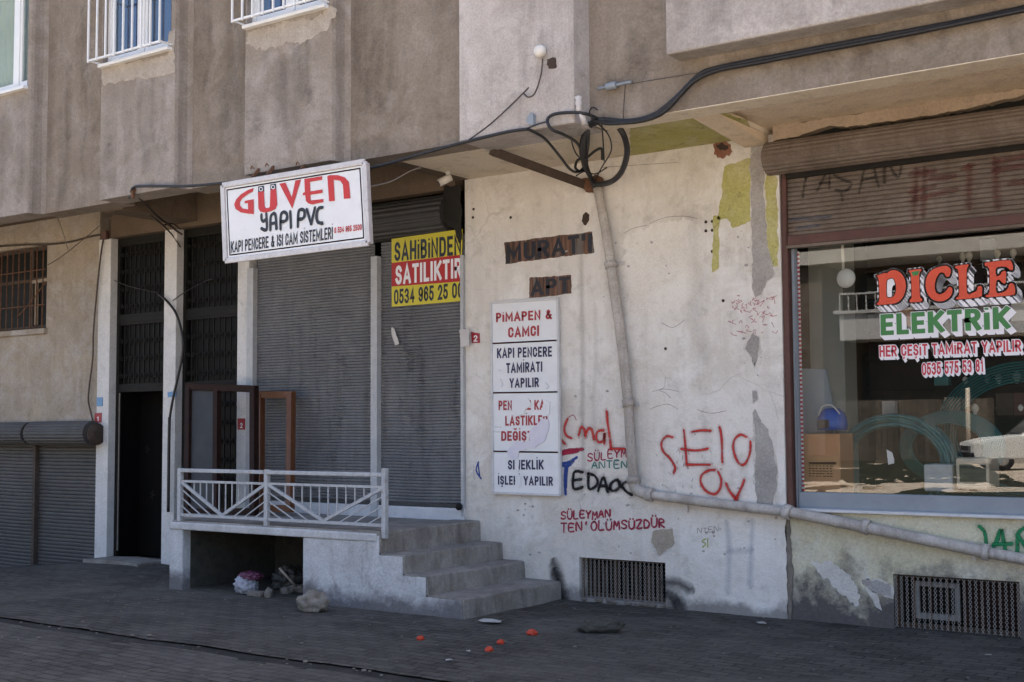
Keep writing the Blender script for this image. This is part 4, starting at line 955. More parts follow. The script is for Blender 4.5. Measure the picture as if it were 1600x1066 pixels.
patch('hole', [(1119, 228), (1128, 224), (1139, 228), (1138, 234), (1124, 237)], -0.005, M['patchdark'], B, seed=18, amp=0.014, step=0.02)
patch('hole', [(855, 93), (869, 90), (870, 105), (858, 107)], -1.43, M['patchdark'], B, seed=19, amp=0.014, step=0.02, label='broken hole beside the wall lamp')
patch('hole', [(1222, 265), (1228, 280), (1228, 375), (1224, 380)], 0.0, M['rustred'], B, seed=20, amp=0.004)
for x, y in ((1103, 347), (1113, 346), (1103, 361), (1113, 360), (1118, 371), (1113, 393), (740, 327), (739, 340), (798, 340), (1040, 545), (1130, 470)):
    p = P(x, y); bm = NB(); lathe(bm, [(0.001, -0.003), (0.014, -0.003), (0.014, 0.0), (0.001, 0.0)], (p.x, 0, p.z), 'Y', 8)
    obj('drill_hole', bm, M['patchdark'], B)
bm = NB(); r_ = random.Random(11)                   # chips and pits in the white wall
for k in range(70):
    x = r_.uniform(-6.9, -4.2); z = r_.choice((r_.uniform(.35, 1.1), r_.uniform(.35, 3.4))); s = r_.uniform(.004, .016)
    prism(bm, [(x+s*r_.uniform(.5, 1.3)*math.cos(a*1.05)*1.3, z+s*r_.uniform(.5, 1.2)*math.sin(a*1.05)) for a in range(6)], -0.0025, -0.0004)
obj('wall_chip', bm, M['patchgrey'], B)['kind'] = 'stuff'
for i, p in enumerate(([(1040, 590), (1038, 605), (1030, 610), (1040, 614), (1048, 622)], [(1015, 350), (1040, 340), (1070, 338), (1090, 342)], [(975, 365), (990, 357), (1012, 352)], [(1020, 612), (1040, 608), (1060, 612)], [(1015, 640), (1030, 634), (1045, 632), (1060, 640)], [(1035, 505), (1052, 512), (1070, 500)],
                      [(905, 780), (908, 795), (912, 800)], [(1090, 640), (1110, 646), (1135, 642)], [(940, 262), (1000, 258), (1060, 254)])):
    bm = NB(); uvl = bm.loops.layers.uv.new('UVMap'); ribbon(bm, pix(p, 0), 0.006, -0.003-0.0003*i, uvl, 4, 0.4, i)
    me = bpy.data.meshes.new('wall_crack'); bm.to_mesh(me); bm.free(); link('wall_crack', me, M['sp_grey'], B)

r_ = random.Random(21)
def stains(n, xr, Y, z0, z1, m, w=(.08, .32), name='water_stain', parent=None):
    bm = NB(); uvl = bm.loops.layers.uv.new('UVMap')
    for k in range(n):
        x = r_.uniform(*xr); top = r_.uniform(z0+(z1-z0)*.35, z1); ln = r_.uniform(.25, .9)*(top-z0)
        ribbon(bm, [(x+0.02*r_.uniform(-1, 1)*q, top-ln*q/4) for q in range(5)], r_.uniform(*w), Y-0.0012-0.0003*(k % 14), uvl, 4, 0.25, k)
    me = bpy.data.meshes.new(name); bm.to_mesh(me); bm.free(); o = link(name, me, m, parent or B); o['kind'] = 'stuff'
for a, b_, Y in ((bays[0][0], bays[0][1], -1.5), (bays[1][0], bays[1][1], -1.5), (bays[2][0], bays[2][1], -1.5)):
    stains(7, (a+.06, b_-.1), Y, H, WIN_Z0, M['sp_drip'])
    stains(3, (a+.06, b_-.1), Y, H, WIN_Z0, M['sp_lightrun'])
for a, b_, Y in ((bays[0][1]+.15, bays[1][0], UY), (bays[1][1]+.15, bays[2][0], UY), (bays[2][1]+.15, colx0, UY)):
    stains(9, (a, b_), Y, H, 6.6, M['sp_drip']); stains(4, (a, b_), Y, H, 6.6, M['sp_lightrun'], (.02, .1))
stains(4, (colx0+.1, colx1-.05), -1.43, H, 6.2, M['sp_drip'], (.08, .25)); stains(14, (colx1+.1, -1.8), BEAMY, H+.02, 4.6, M['sp_drip'], (.06, .25)); stains(8, (-4.3, -1.8), -1.43, 4.3, 5.1, M['sp_drip'], (.04, .2))
stains(5, (-7.2, -4.3), 0, .6, 3.9, M['sp_drip'], (.06, .25)); stains(12, (-9.8, -7.6), 0.0165, .85, 3.3, M['sp_rustrun'], (.03, .12)); stains(8, (-8.4, -7.45), 0.0165, .85, 3.0, M['sp_rustrun'], (.02, .1))
stains(4, (-8.05, -7.25), -1.424, .05, .64, M['sp_drip'], (.03, .1))
# -- graffiti and house name (paint on the wall)
z5 = lambda L: [zoomc(p, 1000, 560, 4.442) for p in L]
strokes('graffiti', z5([[(225, 548), (190, 540), (160, 565), (148, 605), (165, 650), (205, 690), (238, 740), (245, 770), (235, 795)],
    [(305, 500), (315, 600), (325, 738)], [(325, 738), (400, 738), (485, 738)], [(365, 510), (430, 500), (490, 503)], [(288, 628), (380, 640), (470, 628)],
    [(555, 480), (568, 560), (572, 720)], [(738, 545), (700, 530), (660, 560), (648, 620), (670, 700), (705, 740), (740, 720), (765, 650), (768, 580)],
    [(520, 775), (480, 778), (435, 805), (422, 850), (445, 905), (490, 938), (530, 938), (558, 900), (565, 840), (545, 790)], [(600, 870), (625, 925), (665, 972)], [(665, 975), (695, 920), (725, 845)], [(650, 950), (668, 985), (685, 945)]]),
    0.03, 0, M['sp_red'], B, label='red sprayed letters on the right of the white wall')
z4 = lambda L: [zoomc(p, 840, 600, 4.264) for p in L]
strokes('graffiti', z4([[(200, 235), (180, 290), (190, 340), (225, 362)], [(160, 375), (182, 398)],
    [(275, 340), (290, 290), (310, 300), (320, 345)], [(320, 345), (338, 300), (358, 300), (370, 335), (375, 370)], [(440, 310), (405, 315), (390, 355), (410, 388), (440, 375), (448, 325), (445, 395)],
    [(462, 185), (468, 260), (480, 340), (490, 425)], [(490, 430), (540, 432), (585, 434)]]), 0.034, 0, M['sp_red'], B, label='red sprayed scrawl beside the wall sign')
strokes('graffiti', z4([[(258, 240), (240, 208), (212, 220), (200, 235)]]), 0.014, 0, M['sp_pink'], B)
strokes('graffiti', z4([[(300, 588), (245, 590), (240, 695), (300, 688)], [(243, 642), (290, 636)], [(340, 600), (342, 695), (385, 685), (402, 650), (380, 612), (338, 598)], [(405, 712), (440, 622), (468, 718)], [(418, 680), (460, 680)],
    [(480, 700), (495, 660), (530, 640), (550, 665), (535, 700), (500, 712), (485, 695)], [(600, 650), (565, 672), (590, 715), (628, 738)], [(545, 665), (565, 690)]]), 0.036, 0, M['sp_black'], B, label='thick black sprayed letters')
strokes('graffiti', z4([[(155, 455), (225, 440), (302, 436)], [(158, 468), (220, 455), (270, 448)]]), 0.04, 0, M['sp_dkred'], B, label='red brush mark beside the wall sign')
strokes('graffiti', z4([[(168, 530), (210, 520), (262, 490)], [(165, 545), (205, 545), (240, 515)], [(200, 530), (195, 600), (190, 690)], [(185, 550), (182, 640), (188, 735)]]), 0.032, 0, M['sp_blue'], B, label='blue brush mark beside the wall sign')
strokes('graffiti', hand('SÜLEYM', 918.5, 721, 982, 712, 12, 3), 0.016, 0, M['sp_dkred'], B, 3)
strokes('graffiti', hand('ANTEN', 925, 732, 983, 730, 11, 4), 0.015, 0, M['sp_teal'], B, 3)
strokes('graffiti', hand('SÜLEYMAN', 877, 811, 956, 807, 11, 5), 0.02, 0, M['sp_dkred'], B, 3, label='hand painted crimson line low on the wall')
strokes('graffiti', hand("TEN'ÖLÜMSÜZDÜR", 877, 831, 1042, 823, 13, 6), 0.021, 0, M['sp_dkred'], B, 3, label='hand painted crimson line low on the wall')
strokes('graffiti', [[(1136, 818), (1140, 860), (1137, 925)], [(1176, 815), (1174, 860), (1172, 915)], [(1140, 862), (1174, 860)]], 0.075, 0, M['sp_pale'], B, 3, label='rubbed pale blue letter')
strokes('graffiti', [[(1103, 842), (1097, 846), (1103, 850), (1098, 855)], [(1106, 842), (1106, 855)]], 0.013, 0, M['sp_lime'], B, 3, label='small lime mark')
strokes('graffiti', [[(748, 722), (744, 735), (752, 748)], [(747, 724), (750, 745)]], 0.02, 0, M['sp_blue'], B, 3, label='small blue mark by the shutter')
strokes('graffiti', [[(740, 728), (741, 748)]], 0.03, 0, M['sp_pale'], B, 3)
r_ = random.Random(9); pk = []
for k in range(60):
    x, y = r_.uniform(1142, 1214), r_.uniform(462, 522)
    pk.append([(x, y), (x+r_.uniform(-5, 7), y+r_.uniform(-5, 4)), (x+r_.uniform(-3, 9), y+r_.uniform(-2, 7))])
strokes('graffiti', pk, 0.008, 0, M['sp_pink'], B, 3, label='faint pink scribble')
strokes('graffiti', hand('NTEN', 1090, 833, 1125, 830, 8, 12), 0.008, 0, M['sp_grey'], B, 3)
r_ = random.Random(10); gk = []
for k in range(26):
    x, y = r_.uniform(1025, 1110), r_.uniform(700, 772)
    gk.append([(x, y), (x+r_.uniform(-3, 3), y+r_.uniform(2, 6))])
strokes('graffiti', gk, 0.009, 0, M['sp_soot'], B, 1, label='small dark scuffs')
strokes('soot_mark', [[(868, 885), (872, 905), (877, 935)], [(870, 900), (874, 920), (877, 938)]], 0.2, 0, M['sp_soot'], B, 4, label='black soot smear by the steps')
strokes('soot_mark', [[(1042, 910), (1060, 912), (1077, 921)], [(1043, 925), (1055, 930), (1064, 945), (1067, 958)], [(1044, 930), (1052, 940), (1056, 955)]], 0.14, 0, M['sp_soot'], B, 4, label='black soot arc by the basement window')
strokes('graffiti', [zoomc(p, 1180, 786, 3.807) for p in ([(1335, 140), (1365, 175), (1375, 250)], [(1395, 290), (1435, 230), (1465, 160), (1490, 290)], [(1420, 245), (1525, 243)], [(1599, 150), (1565, 185), (1560, 300)], [(1560, 190), (1640, 300)])], 0.036, 0.012, M['sp_green'], B, label='green sprayed letters under the shop window')
# stencilled house name
for pts, txt, p0, p1, tp in (([(788, 379), (925, 362), (929, 395), (790, 413)], "MURAT'I", (791, 410.5), (925, 393), (790, 383)), ([(828, 434), (892, 430), (893, 459), (827, 466)], 'APT', (829, 463), (891, 457.5), (829, 438))):
    o = patch('house_name', pts, 0, M['stencil'], B, amp=0.006, step=0.03, th=0.002, label='dark brown stencilled house name')
    bm = NB(); text_bm(bm, txt, p0, p1, tp, -0.004, 0.035); flat('lettering', bm, M['ink'], o)

# ================================================================== TERRACE
T = thing('concrete_terrace', 'painted concrete terrace with four worn steps and a dark hollow beneath', 'terrace', (-8.3, -0.7, 0))
TY = -1.42; TZ = 0.665
tx0, txs = P(265, 812, TY).x, -7.19
h0, h1, hz = P(285, 828, TY).x, P(473, 838, TY).x, 0.575
bm = NB()
bx(bm, tx0, h0, TY, -0.2, -0.1, hz); bx(bm, h1, txs-0.04, TY, -0.2, -0.1, hz)
bx(bm, tx0, txs-0.04, TY-0.012, -0.03, hz, TZ-0.02)
obj('terrace_body', bm, M['terrace'], T, bevel=0.012)
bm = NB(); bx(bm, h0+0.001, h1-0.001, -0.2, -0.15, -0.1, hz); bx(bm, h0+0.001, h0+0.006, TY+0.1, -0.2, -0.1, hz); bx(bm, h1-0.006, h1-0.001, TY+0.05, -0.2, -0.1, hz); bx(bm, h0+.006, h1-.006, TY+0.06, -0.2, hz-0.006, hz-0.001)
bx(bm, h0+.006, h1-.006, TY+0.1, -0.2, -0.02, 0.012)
obj('hollow_shade_lining', bm, M['log'], T)  # near-black lining paints in the shade of the hollow
bm = NB(); bx(bm, tx0+0.02, txs-0.3, TY+0.02, -0.031, TZ-0.02, TZ-0.004); bx(bm, -10.45, tx0, -0.85, -0.031, 0, TZ-0.006)
obj('terrace_floor', bm, M['concrete'], T)
sx = [-7.19, -6.93, -6.68, -6.29]; szs = [0.67, 0.48, 0.322, 0.165]
for i in range(4):
    x0 = (txs-0.29 if i == 0 else sx[i-1]-0.03); bm = NB()
    n = 36; L = []; yf0 = TY+0.004
    for k in range(n+1):
        y = yf0+(-0.004-yf0)*k/n; wear = 0.5+0.5*noise.noise(Vector((y*2.1, i*5.3, 4)))
        dx = 0.018*noise.noise(Vector((y*5, i*3.1, 0)))+0.014*noise.noise(Vector((y*17, i*3.1, 9)))
        dz = 0.01*noise.noise(Vector((y*4, i*7.1, 2)))
        c_ = 0.012+0.05*max(0, wear-0.35)
        zb_ = (szs[i+1]-0.02 if i < 3 else -0.05)
        L.append([bm.verts.new(v) for v in ((x0, y, szs[i]), (sx[i]-0.12, y, szs[i]+dz*0.4), (sx[i]+dx-c_, y, szs[i]+dz*0.5-0.003), (sx[i]+dx-c_*0.3, y, szs[i]+dz*0.5-c_*0.35), (sx[i]+dx, y, szs[i]+dz*0.5-c_), (sx[i]+0.006+0.008*noise.noise(Vector((y*6, i, 7))), y, zb_), (x0, y, szs[i]-0.2 if i < 3 else -0.05))])
    for a, b_ in zip(L, L[1:]):
        for q in range(7): bm.faces.new((a[q], a[(q+1) % 7], b_[(q+1) % 7], b_[q]))
    bm.faces.new(L[0]); bm.faces.new(L[-1][::-1])
    obj('step', bm, M['concrete'], T)
bm = NB(); prism(bm, jag([(txs-0.25, -0.1), (txs-0.25, szs[0]-0.06), (sx[0]-0.012, szs[0]-0.04), (sx[0]-0.012, szs[1]-0.014), (sx[1]-0.014, szs[1]-0.016), (sx[1]-0.012, szs[2]-0.014), (sx[2]-0.014, szs[2]-0.016), (sx[2]-0.012, szs[3]-0.014), (sx[3]-0.03, szs[3]-0.018), (sx[3]-0.008, -0.1)], 0.004, 0.04, 71), TY-0.004, TY+0.003)
obj('step_cheek', bm, M['terrace'], T)

# ================================================================== RAILING
RL = thing('terrace_railing', 'pale blue-white steel railing with V-shaped bars along the terrace edge', 'railing', (-8.5, TY+0.03, TZ))
ry = TY+0.035
xa, xb, xc = -9.80, -8.60, -7.17
for x, z1 in ((xa, 1.165), (xb, 1.17), (xc, 1.20)):
    bm = NB(); bx(bm, x-0.023, x+0.023, ry-0.022, ry+0.022, TZ-0.06 if x == xc else TZ-0.01, z1); obj('post', bm, M['railing'], RL, bevel=0.004)
bm = NB(); bx(bm, xa+0.024, xb-0.024, ry-0.025, ry+0.025, 1.127, 1.162); bx(bm, xb+0.024, xc-0.024, ry-0.025, ry+0.025, 1.127, 1.162); obj('top_rail', bm, M['railing'], RL, bevel=0.005)
for a, b_ in ((xa, xb), (xb, xc)):
    a += 0.024; b_ -= 0.024; mid = (a+b_)/2
    zt, zb = 1.04, 0.715
    bm = NB(); bar(bm, (a, ry, zt), (b_, ry, zt), 0.022); obj('mid_rail', bm, M['railing'], RL)
    bm = NB(); bar(bm, (a, ry, zb), (b_, ry, zb), 0.026); obj('bottom_rail', bm, M['railing'], RL)
    bm = NB(); bar(bm, (a, ry-0.002, zt-0.01), (mid, ry-0.002, zb+0.012), 0.028, 0.02); bar(bm, (mid, ry-0.002, zb+0.012), (b_, ry-0.002, zt-0.01), 0.028, 0.02); obj('v_brace', bm, M['railing'], RL)
    bm = NB(); n = 12
    for k in range(1, n+1):
        x = a+(b_-a)*k/(n+1); t = abs(x-mid)/(mid-a); zl = zb+(zt-zb)*t
        if k in (1, n): continue
        bar(bm, (x, ry, zt), (x, ry, zl), 0.01)
    for q in (0.75, 0.5, 0.26):
        zq = zb+(zt-zb)*q
        bar(bm, (a, ry, zq), (a+(mid-a)*q, ry, zb), 0.01); bar(bm, (b_, ry, zq), (b_-(mid-a)*q, ry, zb), 0.01)
    obj('infill_bars', bm, M['railing'], RL)

# ================================================================== SIGNS
# hanging box sign
SY = -1.66
sp = [P(348.5, 290, SY), P(570, 253, SY), P(576, 380, SY), P(353, 408, SY)]
S1 = thing('shop_sign', 'white box sign with red and black lettering hung from the upper wall', 'sign', ((sp[0].x+sp[1].x)/2, SY, sp[2].z))
def quadprism(bm, q, y0, y1): return prism(bm, [(p.x, p.z) for p in q], y0, y1)
obj('sign_box', quadprism(NB(), sp, SY+0.006, SY+0.065), M['signframe'], S1, bevel=0.006)
def inset(q, dx, dz):
    return [Vector((q[0].x+dx, 0, q[0].z-dz)), Vector((q[1].x-dx, 0, q[1].z-dz)), Vector((q[2].x-dx, 0, q[2].z+dz)), Vector((q[3].x+dx, 0, q[3].z+dz))]
obj('sign_face', quadprism(NB(), inset(sp, 0.03, 0.028), SY, SY+0.0055), M['signwhite'], S1)
fr = NB(); qi = inset(sp, 0, 0); 
for a, b_ in ((0, 1), (1, 2), (2, 3), (3, 0)):
    A, Bq = sp[a], sp[b_]; bar(fr, (A.x, SY-0.002, A.z), (Bq.x, SY-0.002, Bq.z), 0.05, 0.028)
obj('sign_frame', fr, M['signframe'], S1, bevel=0.005)
fr = NB(); qi = inset(sp, 0.055, 0.05)
for a, b_ in ((0, 1), (1, 2), (2, 3), (3, 0)):
    A, Bq = qi[a], qi[b_]; outline(fr, [(A.x, A.z), (Bq.x, Bq.z)], 0.012, SY-0.002, 0)
flat('border_line', fr, M['darkred'], S1)
Zs = lambda pts: pix(zoomc(pts, 340, 240, 6.272), SY)
bm = NB()
for pts in ([(355, 338), (300, 358), (230, 402), (185, 450), (165, 500), (180, 545), (230, 578), (300, 590), (358, 595), (358, 448), (268, 465), (268, 490), (300, 486), (302, 548), (250, 540), (222, 510), (222, 475), (245, 440), (300, 400), (350, 372)],
            [(398, 380), (456, 368), (465, 520), (475, 535), (500, 535), (515, 520), (520, 358), (577, 345), (588, 500), (570, 545), (530, 565), (470, 580), (420, 570), (403, 540)],
            [(608, 297), (668, 285), (730, 430), (765, 265), (820, 255), (735, 540)],
            [(853, 250), (1028, 222), (1028, 257), (908, 280), (912, 372), (1032, 352), (1032, 387), (912, 405), (915, 460), (1040, 447), (1040, 478), (930, 500), (890, 490), (868, 465), (862, 408), (838, 412), (838, 388), (858, 378)],
            [(1078, 225), (1100, 213), (1180, 213), (1250, 235), (1290, 280), (1305, 440), (1240, 445), (1232, 310), (1205, 268), (1140, 258), (1152, 465), (1095, 470)]):
    polyface(bm, Zs(pts), SY-0.0045, 0)
for cx_, cy_ in ((428, 350), (547, 330)):
    polyface(bm, Zs([(cx_-28, cy_-26), (cx_+28, cy_-34), (cx_+30, cy_+24), (cx_-28, cy_+34)]), SY-0.004, 2)
    polyface(bm, Zs([(cx_+20*math.cos(a*.628), cy_+22*math.sin(a*.628)) for a in range(10)]), SY-0.005, 3)
    polyface(bm, Zs([(cx_+13*math.cos(a*.628), cy_+14*math.sin(a*.628)) for a in range(10)]), SY-0.0055, 2)
uvl = bm.loops.layers.uv.new('UVMap')
for i, p in enumerate(([(432, 600), (434, 645), (452, 665), (480, 640)], [(480, 590), (486, 725), (470, 752), (432, 735)], [(520, 750), (522, 630), (545, 592), (570, 605), (580, 738)], [(522, 690), (576, 680)], [(620, 742), (622, 612), (648, 575), (680, 592), (682, 640), (660, 665), (626, 668)], [(715, 568), (722, 728)],
                      [(790, 718), (796, 580), (820, 550), (852, 562), (855, 612), (835, 640), (802, 645)], [(878, 548), (921, 692)], [(921, 692), (958, 532)], [(1032, 530), (995, 540), (974, 600), (985, 670), (1032, 686)])):
    nf0 = len(bm.faces); ribbon(bm, Zs(p), 0.032, SY-0.004-0.0003*i, uvl, 6, 0.0)
    bm.faces.ensure_lookup_table()
    for f in bm.faces[nf0:]: f.material_index = 1
zz = lambda u, v: (340+u/6.272, 240+v/6.272)
for s, p0, p1, tp, mi, bo in (('KAPI PENCERE & ISI CAM SİSTEMLERİ', zz(128, 975), zz(1128, 838), zz(128, 862), 1, 0.02), ('0 534 965 2500', zz(1143, 783), zz(1412, 750), zz(1143, 725), 0, 0.03)):
    n0 = len(bm.faces); text_bm(bm, s, p0, p1, tp, SY-0.004, bo); bm.faces.ensure_lookup_table()
    for f in bm.faces[n0:]: f.material_index = mi
flat('lettering', bm, [M['red'], M['ink'], M['ink'], M['filmwhite']], S1)
for x, y in ((397, 268), (420, 264), (468, 262)):
    bm = NB(); p = P(x, y, -1.56); bar(bm, (p.x, -1.58, p.z-0.06), (p.x, -1.50, p.z+0.03), 0.025)
    tube(bm, [(p.x-0.02, -1.58, p.z+0.02), (p.x, -1.59, p.z+0.045), (p.x+0.02, -1.58, p.z+0.02)], 0.006, 6, 3)
    obj('hanger', bm, M['rust'], S1)
# for-sale banner on the shutter
BY = -0.004
S2 = thing('sale_banner', 'yellow and red for-sale banner pasted on the grey roller shutter', 'banner', (P(667, 476, BY).x, BY, P(667, 476, BY).z))
rows = [((611.8, 373.5), (722.8, 357.8), (721.5, 398), (611.9, 411)), ((611.9, 411), (721.5, 398), (721, 440), (612, 448)), ((612, 448), (721, 440), (720.8, 470.5), (612, 479.5))]
for i, q in enumerate(rows):
    obj('banner_strip', prism(NB(), pix(q, BY), BY, BY+0.004), M['bannerred'] if i == 1 else M['yellow'], S2, label='red strip' if i == 1 else 'yellow strip')
zb_ = lambda u, v: (340+u/3.807, 230+v/3.807)
lettering('lettering', [('SAHiBiNDEN', zb_(1052, 680), zb_(1449, 640), zb_(1052, 566)), ('0534 965 25 00', zb_(1049, 937), zb_(1458, 895), zb_(1049, 848))], BY-0.002, M['ink'], S2, 0.03)
lettering('lettering', [('SATILIKTIR', zb_(1058, 820), zb_(1452, 776), zb_(1058, 706))], BY-0.002, M['filmwhite'], S2, 0.035)
# vertical wall sign
WY = -0.035
zv = lambda u, v: (760+u/3.33, 460+v/3.33)
q = [P(*zv(25, 45), WY), P(*zv(371, 22), WY), P(*zv(386, 1045), WY), P(*zv(36, 1032), WY)]
S3 = thing('wall_sign', 'tall white board with red and navy lettering screwed to the white wall', 'sign', ((q[0].x+q[1].x)/2, WY, q[2].z))
obj('sign_face', quadprism(NB(), q, WY, -0.001), M['signwhite'], S3, bevel=0.004)
fr = NB()
for a, b_ in ((0, 1), (1, 2), (2, 3), (3, 0)): bar(fr, (q[a].x, WY-0.003, q[a].z), (q[b_].x, WY-0.003, q[b_].z), 0.02, 0.016)
obj('sign_frame', fr, M['sillwhite'], S3)
LW = WY-0.003
lettering('lettering', [('PiMAPEN &', zv(50, 146), zv(341, 129), zv(50, 97)), ('CAMCI', zv(113, 226), zv(274, 216), zv(113, 172)), ('PENCERE KA', zv(63, 603), zv(303, 601), zv(63, 553)), ('LASTİKLER', zv(98, 684), zv(318, 680), zv(98, 633)), ('DEĞİŞTİRİ', zv(77, 763), zv(300, 762), zv(77, 712))], LW, M['darkred'], S3, 0.04)
lettering('lettering', [('KAPI PENCERE', zv(55, 333), zv(341, 324), zv(55, 281)), ('TAMİRATI', zv(103, 411), zv(291, 403), zv(103, 358)), ('YAPILIR', zv(120, 487), zv(273, 483), zv(120, 437)), ('SİNEKLİK', zv(112, 912), zv(298, 912), zv(112, 862)), ('İŞLERİ YAPILIR', zv(60, 990), zv(346, 997), zv(60, 943))], LW, M['navy'], S3, 0.04)
bm = NB()
for a, b_ in (((35, 256), (362, 240)), ((37, 513), (366, 508)), ((38, 817), (110, 818)), ((165, 820), (369, 822))):
    outline(bm, pix([zv(*a), zv(*b_)], LW), 0.014, LW, 0)
flat('divider_line', bm, M['darkred'], S3)
for i, pts in enumerate(([(135, 540), (215, 540), (235, 570), (205, 600), (195, 622), (150, 640), (132, 600)], [(292, 645), (322, 655), (325, 700), (305, 760), (250, 800), (170, 815), (160, 860), (118, 850), (110, 815), (150, 770), (222, 765), (225, 715), (262, 680)], [(148, 862), (168, 862), (168, 925), (150, 925)], [(150, 940), (182, 945), (180, 1000), (152, 995)], [(300, 545), (330, 560), (330, 625), (290, 640), (296, 600)])):
    patch('torn_paper', [zv(*p) for p in pts], LW, M['paper'] if i == 1 else M['signwhite'], S3, th=0.0035+0.0004*i, amp=0.008, seed=30+i, step=0.02)
strokes('scribble', [[zv(*p) for p in s] for s in ([(75, 440), (85, 470), (80, 480)], [(310, 460), (325, 480), (315, 490)], [(65, 395), (75, 400)], [(45, 690), (80, 692)], [(40, 714), (70, 716)])], 0.02, LW-0.003, M['sp_pale'], S3, 3)

# number plates
def plate(name, q, Y, m, label, cat, glyph=None, group=None):
    o = obj(name, prism(NB(), pix(q, Y), Y, Y+0.006), m); tag(o, label, cat, group)
    if glyph:
        bm = NB(); text_bm(bm, glyph[0], glyph[1], glyph[2], glyph[3], Y-0.0015, 0.02); flat('lettering', bm, M['filmwhite'], o)
    return o
plate('number_plate', [(148, 646), (158.5, 645), (158, 660), (148, 661)], -0.018, M['plaquered'], 'small red number plate on the marble door pillar at the far left', 'plaque', ('1', (151.5, 658), (154.5, 658), (151.5, 651)))
plate('number_plate', [(371, 654), (382.5, 654), (382.5, 671.5), (371, 671.5)], -0.018, M['plaquered'], 'red number plate on the marble pillar framed by the leaning wooden frame', 'plaque', ('2', (375, 669), (379, 669), (375, 661)))
plate('number_plate', [(736, 519), (749, 521), (749.5, 536), (737, 536)], -0.008, M['plaquered'], 'scuffed red number plate on the white wall beside the shutter guide', 'plaque', ('2', (740, 534), (746, 534), (740, 524)))
plate('number_plate', [(151, 621), (160, 621), (160, 635), (151, 635)], -0.018, M['plaqueblue'], 'pale blue number plate above the red plate on the left pillar', 'plaque')
plate('number_plate', [(261.5, 613), (275, 611), (275, 620), (262, 621)], -0.018, M['plaqueblue'], 'torn blue plate on the pillar right of the open dark door', 'plaque')
# stuck papers
o = patch('paper_notice', [(718, 516), (733, 514), (733, 541), (719, 543)], -0.05, M['papergrey'], None, th=0.002, amp=0.008, seed=60, step=0.03)
tag(o, 'grimy grey paper taped over the shutter guide beside the red plate', 'paper')
o = patch('paper_scrap', [(612, 512), (616, 514), (621, 528), (624, 537), (618, 539), (613, 526)], -0.012, M['papergrey'], None, th=0.003, amp=0.005, seed=61, step=0.02)
tag(o, 'torn white paper scrap hanging on the shutter below the banner', 'paper')

# ================================================================== PIPES, CABLES, FITTINGS
DP = thing('drainpipe', 'grey plastic waste pipe running down the white wall and along under the shop window', 'pipe', (-5.5, -0.07, 1.0))
py_ = -0.075
pp = [(934, 294), (948, 370), (954, 415)], [(954, 413), (972, 540), (982, 632)], [(982, 628), (986, 700), (990, 752)], [(990, 748), (992, 762), (1004, 770), (1020, 774)], [(1016, 773), (1120, 787), (1232, 800)], [(1228, 799), (1400, 834), (1545, 864)], [(1541, 863), (1700, 893), (2100, 968), (2600, 1062)]
rad = [0.042, 0.046, 0.044, 0.05, 0.041, 0.044, 0.041]
for p, r_ in zip(pp, rad):
    bm = NB(); tube(bm, [P(x, y, py_) for x, y in p], r_, 16, 6); obj('pipe_length', bm, M['pipe'], DP)
for p0, p1, r_ in (((953, 409), (955, 419), .055), ((981, 624), (983, 636), .055), ((989, 745), (990, 755), .06), ((1012, 772), (1020, 774), .058), ((1225, 798), (1236, 802), .06), ((1536, 862), (1546, 864), .06), ((1348, 822), (1358, 825), .06)):
    bm = NB(); tube(bm, [P(*p0, py_), P(*p1, py_)], r_, 16, 1); obj('pipe_collar', bm, M['pipe'], DP)
for (x0, y0), (x1, y1) in (((944, 413), (975, 411)), ((970, 636), (998, 633)), ((1071, 780), (1073, 800)), ((1518, 846), (1522, 876))):
    bm = NB(); a, b_ = P(x0, y0, -0.02), P(x1, y1, -0.02)
    bar(bm, (a.x, -0.02, a.z), (b_.x, -0.02, b_.z), 0.03, 0.012); obj('pipe_clamp', bm, M['signframe'], DP)
bm = NB(); bar(bm, PG(768, 236, H-0.03), P(912, 288, -0.05), 0.075, 0.05)
o = obj('steel_strut', bm, M['woodold'], bevel=0.004)
tag(o, 'dark brown steel strut slanting from the soffit to the wall above the pipe', 'strut')
bm = NB(); a = P(925, 290, -0.04)
bmesh.ops.create_icosphere(bm, subdivisions=3, radius=0.09, matrix=Matrix.Translation(a) @ Matrix.Diagonal((1.25, 0.6, 0.9, 1)))
for v in bm.verts: v.co += (v.co-a)*0.5*noise.noise(v.co*14)
o = obj('rusty_flange', bm, M['rust'], DP, True)

def cable(name, label, runs, m, r=0.012, cat='cable', group=None, seg=7, n=6):
    bm = NB()
    for run in runs:
        rr = r
        if isinstance(run[0], (int, float)): rr, run = run
        tube(bm, [P(x, y, Y) for x, y, Y in run], rr, seg, n)
    o = obj(name, bm, m); return tag(o, label, cat, group)
EB = -1.245; EC = -1.46; EU = -1.37
cable('power_cable', 'thick black cable sweeping along the beam to the upper right corner', [
    (0.021, [(3200, -330, EB), (2200, -110, EB), (1640, 4, EB), (1600, 13, EB), (1500, 34, EB), (1400, 53, EB), (1300, 72, EB), (1200, 91, EB), (1120, 107, EB), (1092, 118, EB), (1062, 148, EB), (1030, 175, EB), (1005, 186, EB), (975, 190, EB), (945, 187, EB)]),
    (0.017, [(3200, -326, EB-.02), (2200, -106, EB-.02), (1600, 16, EB-.02), (1400, 57, EB-.02), (1200, 95, EB-.02), (1095, 120, EB-.02), (1030, 180, EB-.02), (960, 193, EB-.02), (930, 188, EB-.02)])], M['cable'], 0.025)
